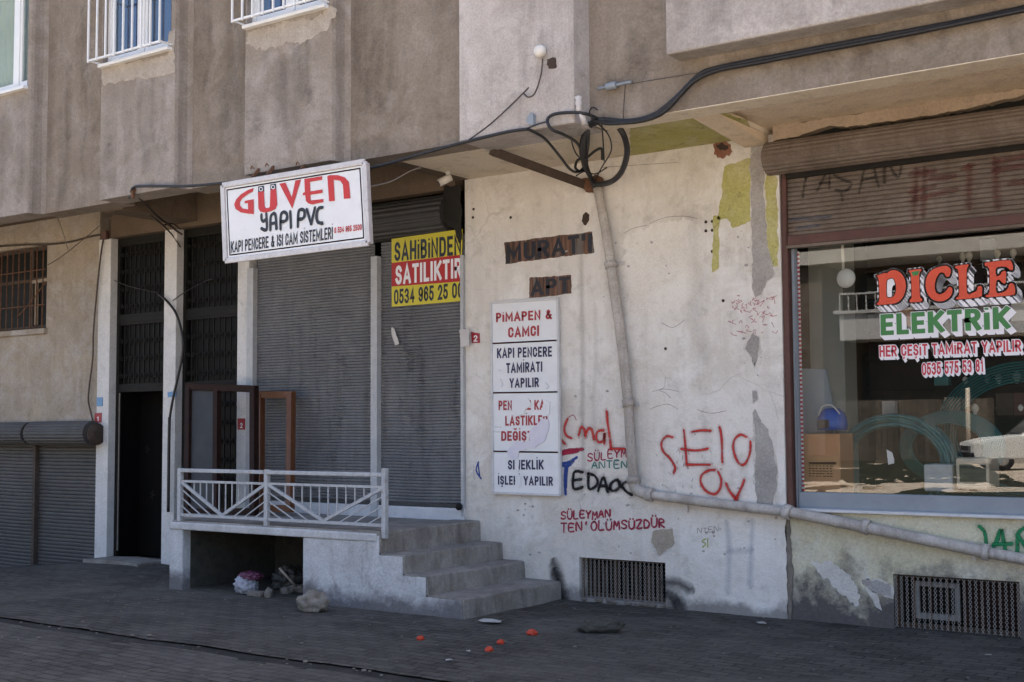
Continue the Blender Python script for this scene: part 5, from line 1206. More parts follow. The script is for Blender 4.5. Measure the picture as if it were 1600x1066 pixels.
cable('cable_bundle', 'tangled black cable bundle dropping from the beam into the top of the pipe', [
    (0.022, [(945, 187, EB), (928, 190, EB), (916, 205, -1.1), (911, 232, -0.75), (913, 258, -0.4), (922, 275, -0.15), (930, 295, -0.08)]),
    (0.018, [(938, 190, EB), (921, 200, -1.15), (918, 225, -0.8), (916, 255, -0.4), (926, 285, -0.12)]),
    (0.016, [(930, 186, EB), (912, 210, -1.05), (908, 240, -0.7), (918, 270, -0.25), (934, 296, -0.08)]),
    (0.012, [(915, 246, -.6), (903, 250, -.5), (899, 262, -.4), (907, 268, -.3), (917, 262, -.3)]),
    (0.012, [(918, 246, -.6), (930, 236, -.6), (940, 233, -.6), (941, 250, -.6)]),
    (0.006, [(940, 190, EB), (942, 215, -1.0), (944, 252, -.8)])], M['cable'])
for k_, (lab, run) in enumerate((('thin loose wire curling left of the cable bundle', [(938, 188, EB), (905, 196, -1.2), (893, 215, -1.0), (900, 240, -.7), (914, 252, -.5)]),
        ('thin loose wire bowed right inside the hose loop', [(930, 190, EB), (950, 210, -1.1), (955, 235, -.8), (940, 262, -.4), (928, 285, -.12)]),
        ('short frayed wire end standing up above the cable bundle', [(928, 190, EB), (921, 176, EB-.02), (926, 168, EB-.03), (934, 172, EB-.03)]),
        ('thin wire crossing the cable bundle low near the pipe', [(900, 275, -.3), (914, 268, -.3), (930, 272, -.25), (948, 262, -.35)]))):
    cable('loose_wire', lab, [(0.006, run)], M['cable'])
cable('hose_loop', 'thick black corrugated hose curling in an open loop beside the cable bundle', [
    (0.025, [(968, 200, -1.0), (976, 215, -0.95), (980, 238, -0.8), (973, 265, -0.55), (960, 281, -0.35), (945, 287, -0.2), (930, 288, -0.12)])], M['cable'], seg=10)
cable('eave_cable', 'dark cable clipped along the slab edge from the entrance to the pipe', [
    (0.014, [(205, 300, -1.53), (209, 293, -1.55), (225, 291, -1.55), (290, 291, -1.55), (350, 286, -1.55), (460, 275, -1.55), (575, 263, -1.42), (650, 243, -1.42), (720, 224, -1.45), (790, 207, EC), (825, 202, EC)]),
    (0.012, [(825, 202, EC), (850, 216, -1.3), (875, 245, -.9), (890, 264, -.6), (902, 269, -.4), (912, 262, -.3), (918, 250, -.3)]),
    (0.012, [(205, 300, -1.53), (208, 306, -1.5), (201, 309, -1.5)])], M['cable'])
cable('loop_cable', 'black cable loop crossing the pale column to the bundle', [
    (0.013, [(935, 186, EB), (915, 178, -1.45), (890, 176, EC), (865, 179, EC), (855, 188, EC), (862, 202, EC), (880, 210, -1.35), (900, 222, -1.0), (909, 237, -.7)]), (0.006, [(855, 190, EC), (838, 195, EC), (826, 200, EC)])], M['cable'])
cable('entrance_cable', 'dusty cables dropping from the slab edge to the pillar between the doors', [
    (0.012, [(210, 302, -1.45), (228, 320, -1.1), (250, 342, -.6), (265, 352, -.3), (275, 360, -.1), (285, 367, -.03)]),
    (0.009, [(235, 336, -.9), (252, 350, -.5), (268, 366, -.04), (282, 386, -.03)]), (0.008, [(256, 352, -.4), (270, 350, -.2), (282, 358, -.05)])], M['cabledust'])
cable('door_cable', 'black cable looping off the dark door grille down the middle door pillar', [
    (0.005, [(178, 438, 0.05), (200, 447, -.02), (225, 453, -.04), (248, 458, -.05)]),
    (0.015, [(248, 460, -.05), (262, 472, -.06), (276, 492, -.06), (285, 525, -.06), (285, 555, -.06), (278, 590, -.06), (270, 625, -.06), (265, 655, -.06)]),
    (0.018, [(265, 652, -.06), (264, 700, -.06), (263, 800, -.06)]), (0.006, [(270, 470, -.05), (290, 456, -.05), (320, 440, 0.05), (333, 436, 0.05)])], M['cable'])
cable('pillar_cable', 'brown cable hanging down the edge of the left door pillar', [
    (0.01, [(162, 372, -.04), (158, 395, -.04), (154, 430, -.04), (150, 470, -.04), (146, 520, -.04), (145, 560, -.04), (140, 600, -.04), (138, 625, -.04), (142, 645, -.04), (146, 664, -.04), (147, 690, -.04)]),
    (0.007, [(160, 378, -.04), (155, 425, -.045), (149, 480, -.045)])], M['cabledust'])
cable('wall_cable', 'dark cable running along the top of the left wall to the pillar', [
    (0.012, [(-20, 387, -.03), (30, 383, -.03), (75, 382, -.03), (110, 378, -.03), (140, 370, -.03), (162, 366, -.03)]), (0.005, [(75, 414, -.03), (100, 398, -.2), (140, 366, -.5), (176, 336, -1.1)])], M['cabledust'])
cable('thin_wire', 'thin pale wire hanging diagonally under the left soffit', [(0.004, [(88, 335, -1.2), (98, 362, -.7), (106, 390, -.1)])], M['cablegrey'])
cable('thin_wire', 'thin pale wire sagging from the box sign to the soffit', [(0.006, [(577, 292, -1.5), (610, 284, -1.2), (640, 268, -1.1), (658, 262, -1.05)])], M['cablegrey'])
cable('lamp_wire', 'thin grey wire running from the round wall lamp down across the pale column', [
    (0.006, [(848, 92, EC), (845, 118, EC), (836, 145, EC), (826, 152, EC), (818, 146, EC)]), (0.006, [(826, 137, EC), (800, 163, EC), (765, 195, EC), (728, 222, EC)])], M['cabledust'])
cable('stay_wire', 'thin steel stay wire between the turnbuckle and the beam', [
    (0.003, [(985, 131, -1.23), (1040, 122, -1.23), (1090, 114, -1.24)]), (0.004, [(977, 132, -1.23), (975, 160, -1.23), (974, 186, -1.23)])], M['cabledust'])
# fittings
bm = NB(); p = P(848, 82, -1.43)
lathe(bm, [(0.012, -0.075), (0.04, -0.07), (0.05, -0.05), (0.05, -0.02), (0.03, 0.0)], (p.x, -1.43, p.z), 'Y', 20)
o = obj('wall_lamp', bm, M['plastic'], None, True); tag(o, 'small round white lamp on the pale column', 'lamp')
bm = NB(); a, b_ = P(934, 139, -1.24), P(986, 128, -1.24)
tube(bm, [a, a.lerp(b_, .25), a.lerp(b_, .3), a.lerp(b_, .55), a.lerp(b_, .6), b_], lambda t: 0.03 if 0.25 < t < 0.62 else 0.012, 8, 3)
o = obj('turnbuckle', bm, M['alu']); tag(o, 'blue-grey cable turnbuckle anchored on the beam right of the column', 'cable fitting')
bm = NB(); a = P(904, 160, -1.46)
lathe(bm, [(0.012, 0.05), (0.03, 0.04), (0.02, 0.015), (0.03, -0.01), (0.018, -0.03), (0.026, -0.055), (0.01, -0.075)], a, 'Z', 14)
tube(bm, [a+Vector((0.02, 0, -0.08)), a+Vector((0.03, 0.04, -0.17))], 0.022, 8, 1)
o = obj('insulator', bm, M['papergrey'], None, True); tag(o, 'white porcelain insulator at the corner of the pale column', 'insulator')
bm = NB(); prism(bm, pix([(823, 190), (829, 176), (834, 180), (834, 196), (826, 194)], -1.46), -1.47, -1.43)
o = obj('cable_bracket', bm, M['alu']); tag(o, 'small blue-grey bracket at the foot of the pale column', 'bracket')
bm = NB(); p = P(208, 296, -1.53); bar(bm, (p.x, -1.53, p.z-0.09), (p.x, -1.53, p.z+0.02), 0.03); bar(bm, (p.x, -1.53, p.z), (p.x, -1.35, p.z), 0.02)
o = obj('cable_bracket', bm, M['rust']); tag(o, 'rusty bracket carrying the cable at the slab edge left of the box sign', 'bracket')
bm = NB(); p = P(165, 368, -0.03); bx(bm, p.x-0.05, p.x+0.05, -0.06, -0.012, p.z-0.05, p.z+0.05)
o = obj('junction_box', bm, M['rustred'], None, bevel=0.006); tag(o, 'dark junction box on top of the left door pillar', 'junction box')
# security camera below the soffit
p = P(700, 270, -0.4)
CA = thing('security_camera', 'small white security camera under the soffit above the banner', 'camera', p)
bm = NB(); lathe(bm, [(0.05, 0.07), (0.05, 0.03), (0.03, 0.02), (0.02, -0.02)], p, 'Z', 16); bx(bm, p.x-0.02, p.x+0.02, p.y-0.02, p.y+0.02, p.z+0.07, H+0.02); obj('mount', bm, M['plastic'], CA)
bm = NB(); a = p+Vector((-0.06, -0.06, -0.1)); tube(bm, [p+Vector((0.02, 0.02, -0.04)), a], 0.036, 14, 1); obj('camera_body', bm, M['plastic'], CA)
bm = NB(); d = (a-(p+Vector((0.03, 0.02, -0.03)))).normalized(); tube(bm, [a, a+d*0.006], 0.024, 12, 1); obj('lens', bm, M['ink'], CA)

# ================================================================== LEANING FRAMES
def wframe(name, label, px, Y0, Y1, bw, m, mullion=None, glassm=None):
    """a loose casement: px = top-left, top-right, bottom-right, bottom-left; leans from Y0 (top) to Y1 (foot)"""
    q = [P(*px[0], Y0), P(*px[1], Y0), P(*px[2], Y1), P(*px[3], Y1)]
    c = (q[2]+q[3])/2; t = thing(name, label, 'window frame', c)
    for nm, a, b_ in (('stile', 0, 3), ('stile', 1, 2)):
        bm = NB(); bar(bm, q[a], q[b_], bw, 0.07); obj(nm, bm, m, t, bevel=0.006)
    for nm, a, b_ in (('rail', 0, 1), ('rail', 3, 2)):
        bm = NB(); d = (q[b_]-q[a]).normalized()*bw*0.5; bar(bm, q[a]-d*0.98, q[b_]+d*0.98, bw, 0.066); obj(nm, bm, m, t, bevel=0.006)
    if mullion:
        bm = NB(); bar(bm, q[0].lerp(q[1], mullion), q[3].lerp(q[2], mullion), bw*0.9, 0.06); obj('mullion', bm, m, t)
    if glassm:
        bm = NB(); a = q[0].lerp(q[1], .04); b_ = q[0].lerp(q[1], mullion or .96); c_ = q[3].lerp(q[2], mullion or .96); d = q[3].lerp(q[2], .04)
        bm.faces.new([bm.verts.new(v) for v in (a, b_, c_, d)]); obj('pane', bm, glassm, t)
    return t
wframe('window_frame', 'dark brown double window frame leaning by the door behind the railing', [(296, 604), (397, 608), (397, 800), (294, 800)], -0.3, -0.55, 0.075, M['wooddark'], 0.44, M['dullglass'])
wframe('window_frame', 'smaller orange-brown window frame leaning on the grey shutter', [(407, 617), (455, 617), (453, 795), (406, 795)], -0.12, -0.4, 0.075, M['wood'])

# ================================================================== RUBBISH ON THE GROUND
def lump(bm, c, s, amp=0.3, freq=6, sub=3, seed=0, mi=0):
    c = Vector(c); n0 = len(bm.verts)
    r_ = bmesh.ops.create_icosphere(bm, subdivisions=sub, radius=1.0)
    for v in r_['verts']:
        d = v.co.normalized(); k = 1+amp*noise.noise(d*freq*0.4+Vector((seed, seed, 0)))+amp*0.4*noise.noise(d*freq+Vector((0, seed, 0)))
        v.co = Vector((d.x*s[0]*k, d.y*s[1]*k, d.z*s[2]*k)); 
        if v.co.z < -s[2]*0.7: v.co.z = -s[2]*0.7
        v.co += c
    return bm
p = PG(478, 957)
o = obj('rock', lump(NB(), p+Vector((0, 0.08, 0.07)), (0.14, 0.11, 0.1), 0.35, 5, 4, 3), M['rock'], None, True); tag(o, 'rounded grey-brown rock on the pavement in front of the hollow', 'rock')
p = PG(372, 930)
BG = thing('rubbish_bag', 'knotted white plastic bag with a magenta one on top lying in the hollow', 'rubbish bag', p)
obj('bag_body', lump(NB(), p+Vector((0, 0.1, 0.08)), (0.11, 0.1, 0.105), 0.3, 12, 4, 5), M['bag'], BG, True)
obj('bag_top', lump(NB(), p+Vector((0.03, 0.13, 0.165)), (0.12, 0.09, 0.045), 0.45, 12, 4, 8), M['bagpink'], BG, True)
p = PG(415, 926)
o = obj('rubbish_bag', lump(NB(), p+Vector((0.06, 0.25, 0.09)), (0.17, 0.13, 0.14), 0.4, 11, 4, 15), M['bagblack'], None, True); tag(o, 'slumped dusty black bag in the hollow behind the broken brick', 'rubbish bag')
p = PG(397, 933); bm = bx(NB(), p.x-0.1, p.x+0.08, p.y, p.y+0.09, 0.0, 0.05)
o = obj('brick', bm, M['tile'], None, bevel=0.01); o.rotation_euler = (0, 0, 0); tag(o, 'flat broken brick lying beside the white bag', 'brick')
p = PG(416, 934)
o = obj('stone', lump(NB(), p+Vector((0, 0.03, 0.035)), (0.045, 0.045, 0.06), 0.4, 6, 2, 21), M['tile']); tag(o, 'small upright stone just right of the flat brick', 'stone')
for i, (x, y, s, lab) in enumerate(((440, 930, 0.05, 'pale mortar lump at the right side of the hollow'), (455, 928, 0.065, 'angular mortar lump against the right edge of the hollow'), (466, 926, 0.05, 'small dark mortar lump tucked in the hollow corner'))):
    p = PG(x, y); o = obj('mortar_lump', lump(NB(), p+Vector((0, 0.05, s*0.6)), (s*1.3, s, s*0.8), 0.6, 7, 2, 30+i), M['tile']); tag(o, lab, 'rubble')
bm = NB(); a, b_ = PG(424, 930)+Vector((0, 0.1, 0.24)), PG(450, 930)+Vector((0, 0.1, 0.07)); tube(bm, [a, b_], 0.012, 7, 1)
o = obj('stick', bm, M['patchcream']); tag(o, 'thin pale stick slanting out of the rubble in the hollow', 'stick')
a, b_ = PG(904, 990), PG(975, 990)
bm = NB(); d = b_-a
lump(bm, (a+b_)/2+Vector((0, 0.06, 0.045)), (d.length*0.52, 0.075, 0.062), 0.3, 5, 3, 44)
o = obj('concrete_chunk', bm, M['log']); o_c = (a+b_)/2
for v in o.data.vertices:
    r0 = v.co-o_c; an = math.atan2(d.y, d.x); c_, s_ = math.cos(an), math.sin(an)
    v.co.x, v.co.y = o_c.x+r0.x*c_-r0.y*s_, o_c.y+r0.x*s_+r0.y*c_
tag(o, 'long dark broken kerb chunk lying on the pavement before the basement window', 'rubble')
for i, (x, y, s, lab) in enumerate(((831, 992, 0.036, 'largest crushed tomato piece, nearest the dark kerb chunk'), (657, 1000, 0.026, 'crushed tomato piece farthest left on the pavement'), (782, 1006, 0.024, 'small crushed tomato piece between the largest and the lowest one'), (764, 1018, 0.026, 'crushed tomato piece lying lowest of the four'))):
    p = PG(x, y); o = obj('tomato_piece', lump(NB(), p+Vector((0, 0, s*0.4)), (s*1.1, s, s*0.75), 0.6, 7, 3, 50+i), M['tomato'], None, True); tag(o, lab, 'food scrap', 'crushed tomato on the pavement')
for i, (x, y, sx_, lab) in enumerate(((765, 973, 0.13, 'flat grey paper lying at the foot of the lowest step'), (732, 1020, 0.02, 'small white scrap left of the lowest tomato piece'), (1190, 976, 0.04, 'white paper scrap at the foot of the white wall'), (702, 1034, 0.03, 'white scrap on the gutter edge left of the tomatoes'), (1545, 1026, 0.025, 'white scrap at the right before the meshed window'))):
    p = PG(x, y); bm = NB(); pr = []
    for k in range(7): pr.append((p.x+sx_*math.cos(k*.9)*(0.7+0.4*rnd.random()), p.y+sx_*0.7*math.sin(k*.9)*(0.7+0.4*rnd.random())))
    va = [bm.verts.new((x_, y_, 0.012+0.01*rnd.random())) for x_, y_ in pr]; vb = [bm.verts.new((v.co.x, v.co.y, v.co.z-0.004)) for v in va]
    bm.faces.new(va); bm.faces.new(vb[::-1])
    for k in range(7): bm.faces.new((va[k], vb[k], vb[(k+1) % 7], va[(k+1) % 7]))
    o = obj('paper_scrap', bm, M['litter']); tag(o, lab, 'litter')
bm = NB()
for k in range(420):
    if k < 60: x = rnd.uniform(-10, -2); y = -3.48+rnd.gauss(0, .06)
    else: x = rnd.uniform(-12, -1.5); y = rnd.uniform(-5.5, -0.05)
    s = rnd.uniform(.003, .012) if k % 9 else rnd.uniform(.01, .02)
    if -10 < x < -6.2 and y > -1.5: continue
    bmesh.ops.create_icosphere(bm, subdivisions=1, radius=s, matrix=Matrix.Translation((x, y, 0.004)) @ Matrix.Diagonal((1.3, 1, .5, 1)))
for f in bm.faces: f.material_index = 0
tag(obj('grit', bm, M['tile']), 'fine grit and crumbs scattered over the paving', 'litter', kind='stuff')

# ================================================================== THINGS IN THE SHOP WINDOW
def wbox(name, px0, px1, py0, py1, Y, depth, m, label, cat, bev=0.006):
    a, b_ = P(px0, py1, Y), P(px1, py0, Y); t = obj(name, bx(NB(), a.x, b_.x, Y, Y+depth, a.z, b_.z), m, None, bevel=bev)
    return tag(t, label, cat)
cb = wbox('cardboard_box', 1253, 1312, 678, 772, 0.22, 0.3, M['cardboard'], 'brown cardboard box standing behind the shop glass', 'box')
bm = NB(); outline(bm, pix([zoomc([(325, 548)], 1180, 580, 3.807)[0], zoomc([(475, 548)], 1180, 580, 3.807)[0]], 0.218), 0.02, 0.218, 0); cbm = flat('printed_band', bm, M['red'], cb)
bm = NB(); r_ = random.Random(4)
for k in range(5):
    z = P(1270, 728+4*k, 0.217).z
    for j in range(7):
        x = P(1264, 730, 0.217).x+j*0.03; outline(bm, [(x, z), (x+r_.uniform(.008, .022), z)], 0.006, 0.217, 0)
flat('printed_text', bm, M['wooddark'], cb)
p = P(1296, 655, 0.3)
TL = thing('tool_case', 'glossy blue plastic tool case with a wire handle standing on the cardboard box', 'tool case', (p.x, 0.35, p.z-0.05))
bm = NB(); 
prof = [(0.12, -0.09), (0.125, -0.05), (0.12, 0.0), (0.1, 0.05), (0.06, 0.085), (0.01, 0.09)]
lathe(bm, prof, (p.x, 0.36, p.z), 'Z', 28); obj('case_body', bm, M['bluetool'], TL, True)
bm = bx(NB(), p.x-0.075, p.x+0.02, 0.235, 0.25, p.z-0.075, p.z-0.005); obj('case_vent', bm, M['ink'], TL)
bm = NB(); tube(bm, [(p.x-0.09, 0.3, p.z+0.03), (p.x-0.05, 0.28, p.z+0.1), (p.x+0.03, 0.28, p.z+0.11), (p.x+0.09, 0.3, p.z+0.04)], 0.006, 8, 5); obj('case_handle', bm, M['plastic'], TL)
o = obj('display_board', prism(NB(), pix([(1252, 576), (1290, 577), (1302, 650), (1302, 690), (1254, 690)], 0.56), 0.56, 0.6), M['panelblue']); tag(o, 'pale blue-grey board leaning behind the cardboard box', 'board')
bm = NB(); c = P(1395, 730, 0.7)
for k in range(26):
    rr = 0.40+0.012*(k % 9)+0.006*rnd.random(); dy = 0.02*(k//9)+0.01*rnd.random(); cc = c+Vector((rnd.uniform(-.02, .02), dy, rnd.uniform(-.02, .02)))
    tube(bm, [(cc.x+rr*math.cos(a*2*math.pi/28), cc.y+0.05*math.sin(a*2*math.pi/14+k), cc.z+rr*0.86*math.sin(a*2*math.pi/28)) for a in range(29)], 0.014, 6, 2, False)
o = obj('hose_coil', bm, M['hose']); tag(o, 'big coil of teal green hose in the middle of the shop window', 'hose')
bm = NB(); c = P(1480, 700, 1.1)
for k in range(12):
    rr = 0.3+0.012*k; tube(bm, [(c.x+rr*math.cos(a*2*math.pi/24), c.y+0.01*k, c.z+rr*0.7*math.sin(a*2*math.pi/24)) for a in range(25)], 0.01, 6, 2, False)
o = obj('hose_coil', bm, M['hose']); tag(o, 'smaller hose coil behind the large one to its right', 'hose')
bm = NB(); c = P(1600, 680, 1.3)
for k in range(8):
    rr = 0.55+0.03*k; tube(bm, [(c.x+rr*math.cos(a*2*math.pi/24), c.y+0.02*k, c.z+rr*0.8*math.sin(a*2*math.pi/24)) for a in range(25)], 0.008, 6, 2, False)
o = obj('cable_coil', bm, M['hose']); tag(o, 'loose wide coil of green cable at the right edge of the window', 'cable')
bm = NB(); p = P(1322, 435, 0.3); lathe(bm, [(0.01, -0.012), (0.075, -0.01), (0.08, 0.0), (0.01, 0.012)], (p.x, 0.3, p.z), 'Y', 24)
o = obj('ceiling_lamp', bm, M['plastic'], None, True); bm2 = NB(); tube(bm2, [(p.x-0.02, 0.3, p.z+0.07), (p.x-0.03, 0.3, p.z+0.5)], 0.012, 8, 1); obj('lamp_stem', bm2, M['plastic'], o); tag(o, 'round pale lamp disc hanging on a stem behind the glass', 'lamp')
a, b_ = P(1494, 765, 0.3), P(1545, 716, 0.3)
MI = thing('old_monitor', 'yellowed beige appliance with a dark screen standing in the shop window', 'monitor', ((a.x+b_.x)/2, 0.35, a.z))
bm = NB(); bx(bm, a.x, b_.x, 0.3, 0.6, a.z, b_.z); obj('casing', bm, M['beige'], MI, bevel=0.02)
bm = NB(); bx(bm, a.x+0.03, b_.x-0.025, 0.294, 0.299, a.z+0.06, b_.z-0.05); obj('screen', bm, M['fardark'], MI)
wbox('storage_crate', 1444, 1488, 726, 768, 0.34, 0.25, M['rail_grey'], 'grey plastic crate standing left of the beige appliance', 'crate', 0.012)
o = obj('paper_tag', prism(NB(), jag(pix([(1385, 702), (1394, 708), (1397, 724), (1388, 726)], 0.5), 0.005, 0.02, 3), 0.5, 0.503), M['filmwhite']); tag(o, 'crumpled white paper tag inside the large hose coil', 'paper')

p = P(1490, 640, 1.5)
RK = thing('lamp_display', 'dark display rack with rows of pale bulbs at the back of the shop', 'display rack', (p.x, 1.55, 0.95))
a, b_ = P(1350, 380, 1.5), P(1660, 650, 1.5)
bm = NB(); bx(bm, a.x, b_.x, 1.56, 1.6, b_.z, a.z)
for k in range(7):
    z = b_.z+(a.z-b_.z)*k/6; bx(bm, a.x, b_.x, 1.46, 1.56, z-0.01, z+0.01)
obj('rack_board', bm, M['wooddark'], RK)
for r in range(6):
    for k in range(18):
        if (r*7+k*5) % 9 < 4 or k < 6: continue
        x = a.x+(b_.x-a.x)*(k+.5)/18; z = b_.z+(a.z-b_.z)*r/6+0.012
        q = rnd.uniform(.45, .7); bm = NB(); lathe(bm, [(0.02*q, 0), (0.022*q, 0.03*q), (0.045*q, 0.07*q), (0.05*q, 0.1*q), (0.035*q, 0.135*q), (0.005, 0.15*q)], (x+rnd.uniform(-.03, .03), 1.5, z), 'Z', 10); obj('bulb', bm, M['plastic'] if (r+k) % 4 else M['panelgrey'], RK)
for k in range(16):
    x = a.x+(b_.x-a.x)*rnd.random(); r = rnd.randrange(6); z = b_.z+(a.z-b_.z)*r/6+0.011; w_ = rnd.uniform(.06, .14)
    obj('carton', bx(NB(), x, x+w_, 1.468+0.003*(k % 5), 1.55, z, z+rnd.uniform(.08, .2)), M[('cardboard', 'woodold', 'alu', 'papergrey', 'rustred', 'beige', 'hose')[k % 7]], RK)
# ================================================================== ACROSS THE STREET (seen mirrored in the shop glass)
bm = NB(); g = []
NX, NYY = 110, 80
for j in range(NYY+1):
    row = []
    for i in range(NX+1):
        x = -50+85*i/NX; y = -6.05-33.5*j/NYY; t = min(1, max(0, (-9.5-y)/7))
        row.append(bm.verts.new((x, y, -0.03+0.33*t*t*(3-2*t)+0.03*t*noise.noise(Vector((x*1.1, y*1.1, 0)))+0.02*t*noise.noise(Vector((x*4, y*4, 3))))))
    g.append(row)
for j in range(NYY):
    for i in range(NX): bm.faces.new((g[j][i], g[j][i+1], g[j+1][i+1], g[j+1][i]))
tag(obj('terrain', bm, M['lot']), kind='structure')
bm = NB(); r_ = random.Random(77)
for k in range(500):
    x, y = r_.uniform(-11, 2), r_.uniform(-24, -15); s = r_.uniform(.03, .11)
    lump(bm, (x, y, 0.28), (s*1.3, s, s*.8), 0.5, 5, 1, k)
tag(obj('rubble', bm, M['lot']), 'broken stones strewn over the dusty lot across the street', 'rubble', kind='stuff')
def mirror_pt(px, py, yreal): p = P(px, py, 2*gy-yreal); return Vector((p.x, yreal, p.z))
bm = NB(); g = []
for j in range(31):
    g.append([bm.verts.new((-48+(48-3.9-8.4*min(1, j/30*27/22))*i/40, -10.5-27.5*j/30, 0.08+0.27*min(1, j/8)+0.1*noise.noise(Vector((i*.9, j*.9, 2)))+0.12*noise.noise(Vector((i*2.7, j*2.7, 5))))) for i in range(41)])
for j in range(30):
    for i in range(40): bm.faces.new((g[j][i], g[j][i+1], g[j+1][i+1], g[j+1][i]))
tag(obj('dark_ground_sheet', bm, M['dark_ground_sheet']), kind='structure')  # added dark sheet, edged along a mirrored sight line, dims the glass reflection
# parked saloon
cy_ = -26.0
fr_ = mirror_pt(1478, 700, cy_); X0 = fr_.x+0.55
CR = thing('parked_car', 'boxy white saloon car parked on the dusty lot, mirrored in the shop glass', 'car', (X0+2.1, cy_, 0.3))
ZG = 0.3
def car_section(x, zb, zbelt, zroof, wb, wr):   # half section
    return (x, zb, zbelt, zroof, wb, wr)
secs = [(0.0, .32, .62, .62, .72, .70), (0.06, .22, .74, .75, .80, .74), (0.5, .2, .84, .86, .82, .76), (1.25, .2, .92, .94, .83, .76), (1.75, .2, .95, 1.38, .83, .58), (2.05, .2, .96, 1.44, .83, .6), (2.9, .2, .96, 1.44, .83, .6), (3.25, .2, .95, 1.36, .83, .58), (3.65, .2, .93, .96, .82, .74), (4.15, .24, .86, .88, .8, .74), (4.25, .34, .6, .62, .76, .7)]
bm = NB(); rings = []
for x, zb, zl, zr, wb, wr in secs:
    pr = [(-wb*.92, zb), (-wb, zb+.15), (-wb, zl-.06), (-wb*.985, zl), (-wr, zr-.03), (-wr*.85, zr), (wr*.85, zr), (wr, zr-.03), (wb*.985, zl), (wb, zl-.06), (wb, zb+.15), (wb*.92, zb)]
    rings.append([bm.verts.new((X0+x, cy_+a, ZG+z)) for a, z in pr])
for a, b_ in zip(rings, rings[1:]):
    for k in range(12): bm.faces.new((a[k], a[(k+1) % 12], b_[(k+1) % 12], b_[k]))
bm.faces.new(rings[0]); bm.faces.new(rings[-1][::-1])
obj('body', bm, M['carwhite'], CR)
for sgn in (-1, 1):
    for xa_, xb_, xc_, xd_ in ((1.52, 1.84, 2.38, 2.38), (2.46, 2.46, 2.98, 3.34)):
        bm = NB(); yb, yt = cy_+sgn*.826, cy_+sgn*.612
        bm.faces.new([bm.verts.new(v) for v in ((X0+xa_, yb, ZG+.99), (X0+xd_, yb, ZG+.99), (X0+xc_, yt, ZG+1.38), (X0+xb_, yt, ZG+1.38))]); obj('side_window', bm, M['carglass'], CR)
    for wx in (0.78, 3.35):
        bm = NB(); yy = cy_+sgn*.72
        lathe(bm, [(0.16, -.09), (0.28, -.09), (0.3, -.06), (0.3, .06), (0.28, .09), (0.16, .09)], (X0+wx, yy, ZG+.3), 'Y', 24); w_ = obj('wheel', bm, M['tyre'], CR)
        bm = NB(); lathe(bm, [(0.02, -.1), (0.15, -.097), (0.17, -.08), (0.17, .08), (0.15, .097), (0.02, .1)], (X0+wx, yy, ZG+.3), 'Y', 20); obj('hubcap', bm, M['hub'], w_)
for x0_, z0_, x1_, z1_ in ((1.27, .955, 1.74, 1.37), (3.62, .965, 3.27, 1.35)):
    bm = NB(); e = -0.012 if x0_ < 2 else 0.012
    bm.faces.new([bm.verts.new(v) for v in ((X0+x0_+e, cy_-.7, ZG+z0_+.02), (X0+x0_+e, cy_+.7, ZG+z0_+.02), (X0+x1_+e, cy_+.52, ZG+z1_+.02), (X0+x1_+e, cy_-.52, ZG+z1_+.02))]); obj('windscreen', bm, M['carglass'], CR)
box('bumper', X0-0.06, X0+0.06, cy_-.8, cy_+.8, ZG+.36, ZG+.48, M['ink'], CR, 0.02); box('bumper', X0+4.2, X0+4.31, cy_-.8, cy_+.8, ZG+.36, ZG+.48, M['ink'], CR, 0.02)
for s in (-1, 1): box('headlight', X0-0.012, X0+0.05, cy_+s*.58-.14, cy_+s*.58+.14, ZG+.52, ZG+.66, M['hub'], CR)
box('grille', X0-0.01, X0+0.04, cy_-.42, cy_+.42, ZG+.53, ZG+.65, M['ink'], CR)
CR.rotation_euler.z = R(-28)
# stone wall, lamp post
yw = -30.0
a, b_ = mirror_pt(1310, 688, yw), mirror_pt(1545, 612, yw)
o = box('stone_wall', a.x, b_.x, yw-0.5, yw, -0.1, mirror_pt(1400, 625, yw).z, M['stonewall']); tag(o, 'low sandy stone wall behind the parked car, mirrored in the shop glass', 'wall')
a = mirror_pt(1514, 700, yw+.3); bm = NB(); tube(bm, [(a.x, yw+.3, 0), (a.x, yw+.3, mirror_pt(1514, 606, yw+.3).z)], 0.07, 10, 1)
o = obj('post', bm, M['beige']); tag(o, 'pale upright post in front of the low stone wall, mirrored in the glass', 'post')
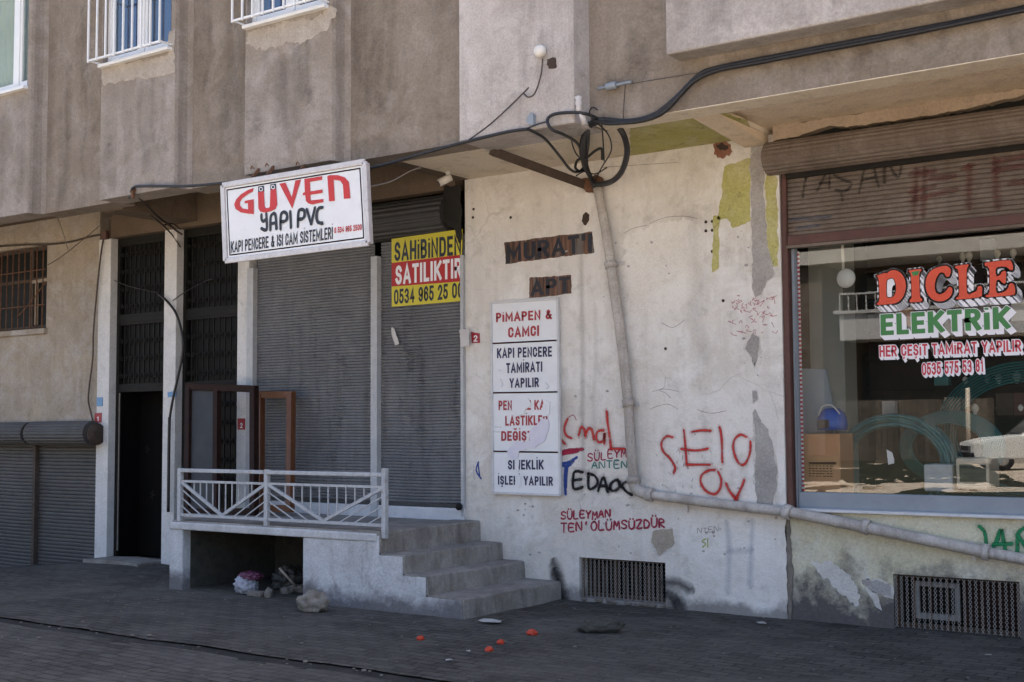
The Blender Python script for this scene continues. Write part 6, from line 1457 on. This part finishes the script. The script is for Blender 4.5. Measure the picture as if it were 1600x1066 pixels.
# opposite apartment block
yf = -38.0
OB = thing('opposite_building', 'sunlit half-finished apartment block with balconies across the street, mirrored in the shop glass', 'building', (-16, yf, 0))
za, zb2, zc, zd = mirror_pt(1450, 483, yf).z, mirror_pt(1450, 526, yf).z, mirror_pt(1450, 400, yf).z, mirror_pt(1450, 360, yf).z
x0w, x1w = -32.0, -2.0
bm = NB(); bx(bm, x0w, x1w, yf-9, yf-2.2, 0, 16); obj('rear_wall', bm, M['farback'], OB)
bm = NB(); bx(bm, mirror_pt(1312, 500, yf).x, x1w, yf-2.2, yf, zb2, za); bx(bm, mirror_pt(1312, 500, yf).x-.2, x1w, yf-2.2, yf+.1, za, za+.12); obj('balcony', bm, M['farcon'], OB)
bm = NB(); bx(bm, x0w, x1w, yf-2.2, yf+.3, zc, zd+0.8); obj('upper_slab', bm, M['farwall'], OB)
bm = NB(); bx(bm, x0w, x1w, yf-2.2, yf+.3, zd+3.6, zd+4.6); obj('upper_slab', bm, M['farwall'], OB)
bm = NB(); bx(bm, x0w, mirror_pt(1285, 500, yf).x, yf-2.2, yf, 0, 16); obj('end_wall', bm, M['farback'], OB)
for xx in (1345, 1420, 1500, 1560):
    a = mirror_pt(xx, 450, yf-2.18); b_ = mirror_pt(xx+40, 450, yf-2.18)
    box('window', a.x, b_.x, yf-2.2, yf-2.12, za+.15, zc-.3, M['fardark'], OB)
    box('window', a.x, b_.x, yf-2.2, yf-2.12, 1.2, zb2-.4, M['fardark'] if xx != 1420 else M['farbrick'], OB)
bm = NB()
x = mirror_pt(1312, 470, yf).x
while x < x1w: bar(bm, (x, yf-.05, za+.12), (x, yf-.05, za+.75), 0.04); x += 0.35
bar(bm, (mirror_pt(1312, 470, yf).x, yf-.05, za+.78), (x1w, yf-.05, za+.78), 0.07); obj('balcony_railing', bm, M['farcon'], OB)
bm = NB(); bx(bm, mirror_pt(1330, 600, yf).x, x1w, yf-2.1, yf-1.9, 0, zb2-.01); obj('ground_floor_infill', bm, M['fardark'], OB)
# repeats of one kind carry one group
for nm, grp in (('number_plate', 'number plates on the pillars and wall'), ('paper_scrap', 'paper scraps lying about'), ('mortar_lump', 'mortar lumps in the hollow'), ('loose_wire', 'loose wires at the cable bundle'), ('thin_wire', 'thin wires under the soffit'), ('window_frame', 'loose window frames leaning on the terrace'), ('cable_bracket', 'cable brackets on the slab edge'), ('hose_coil', 'hose coils in the shop window'), ('rubbish_bag', 'rubbish bags in the hollow')):
    for o in bpy.data.objects:
        if o.parent is None and o.name.split('.')[0] == nm: o['group'] = grp
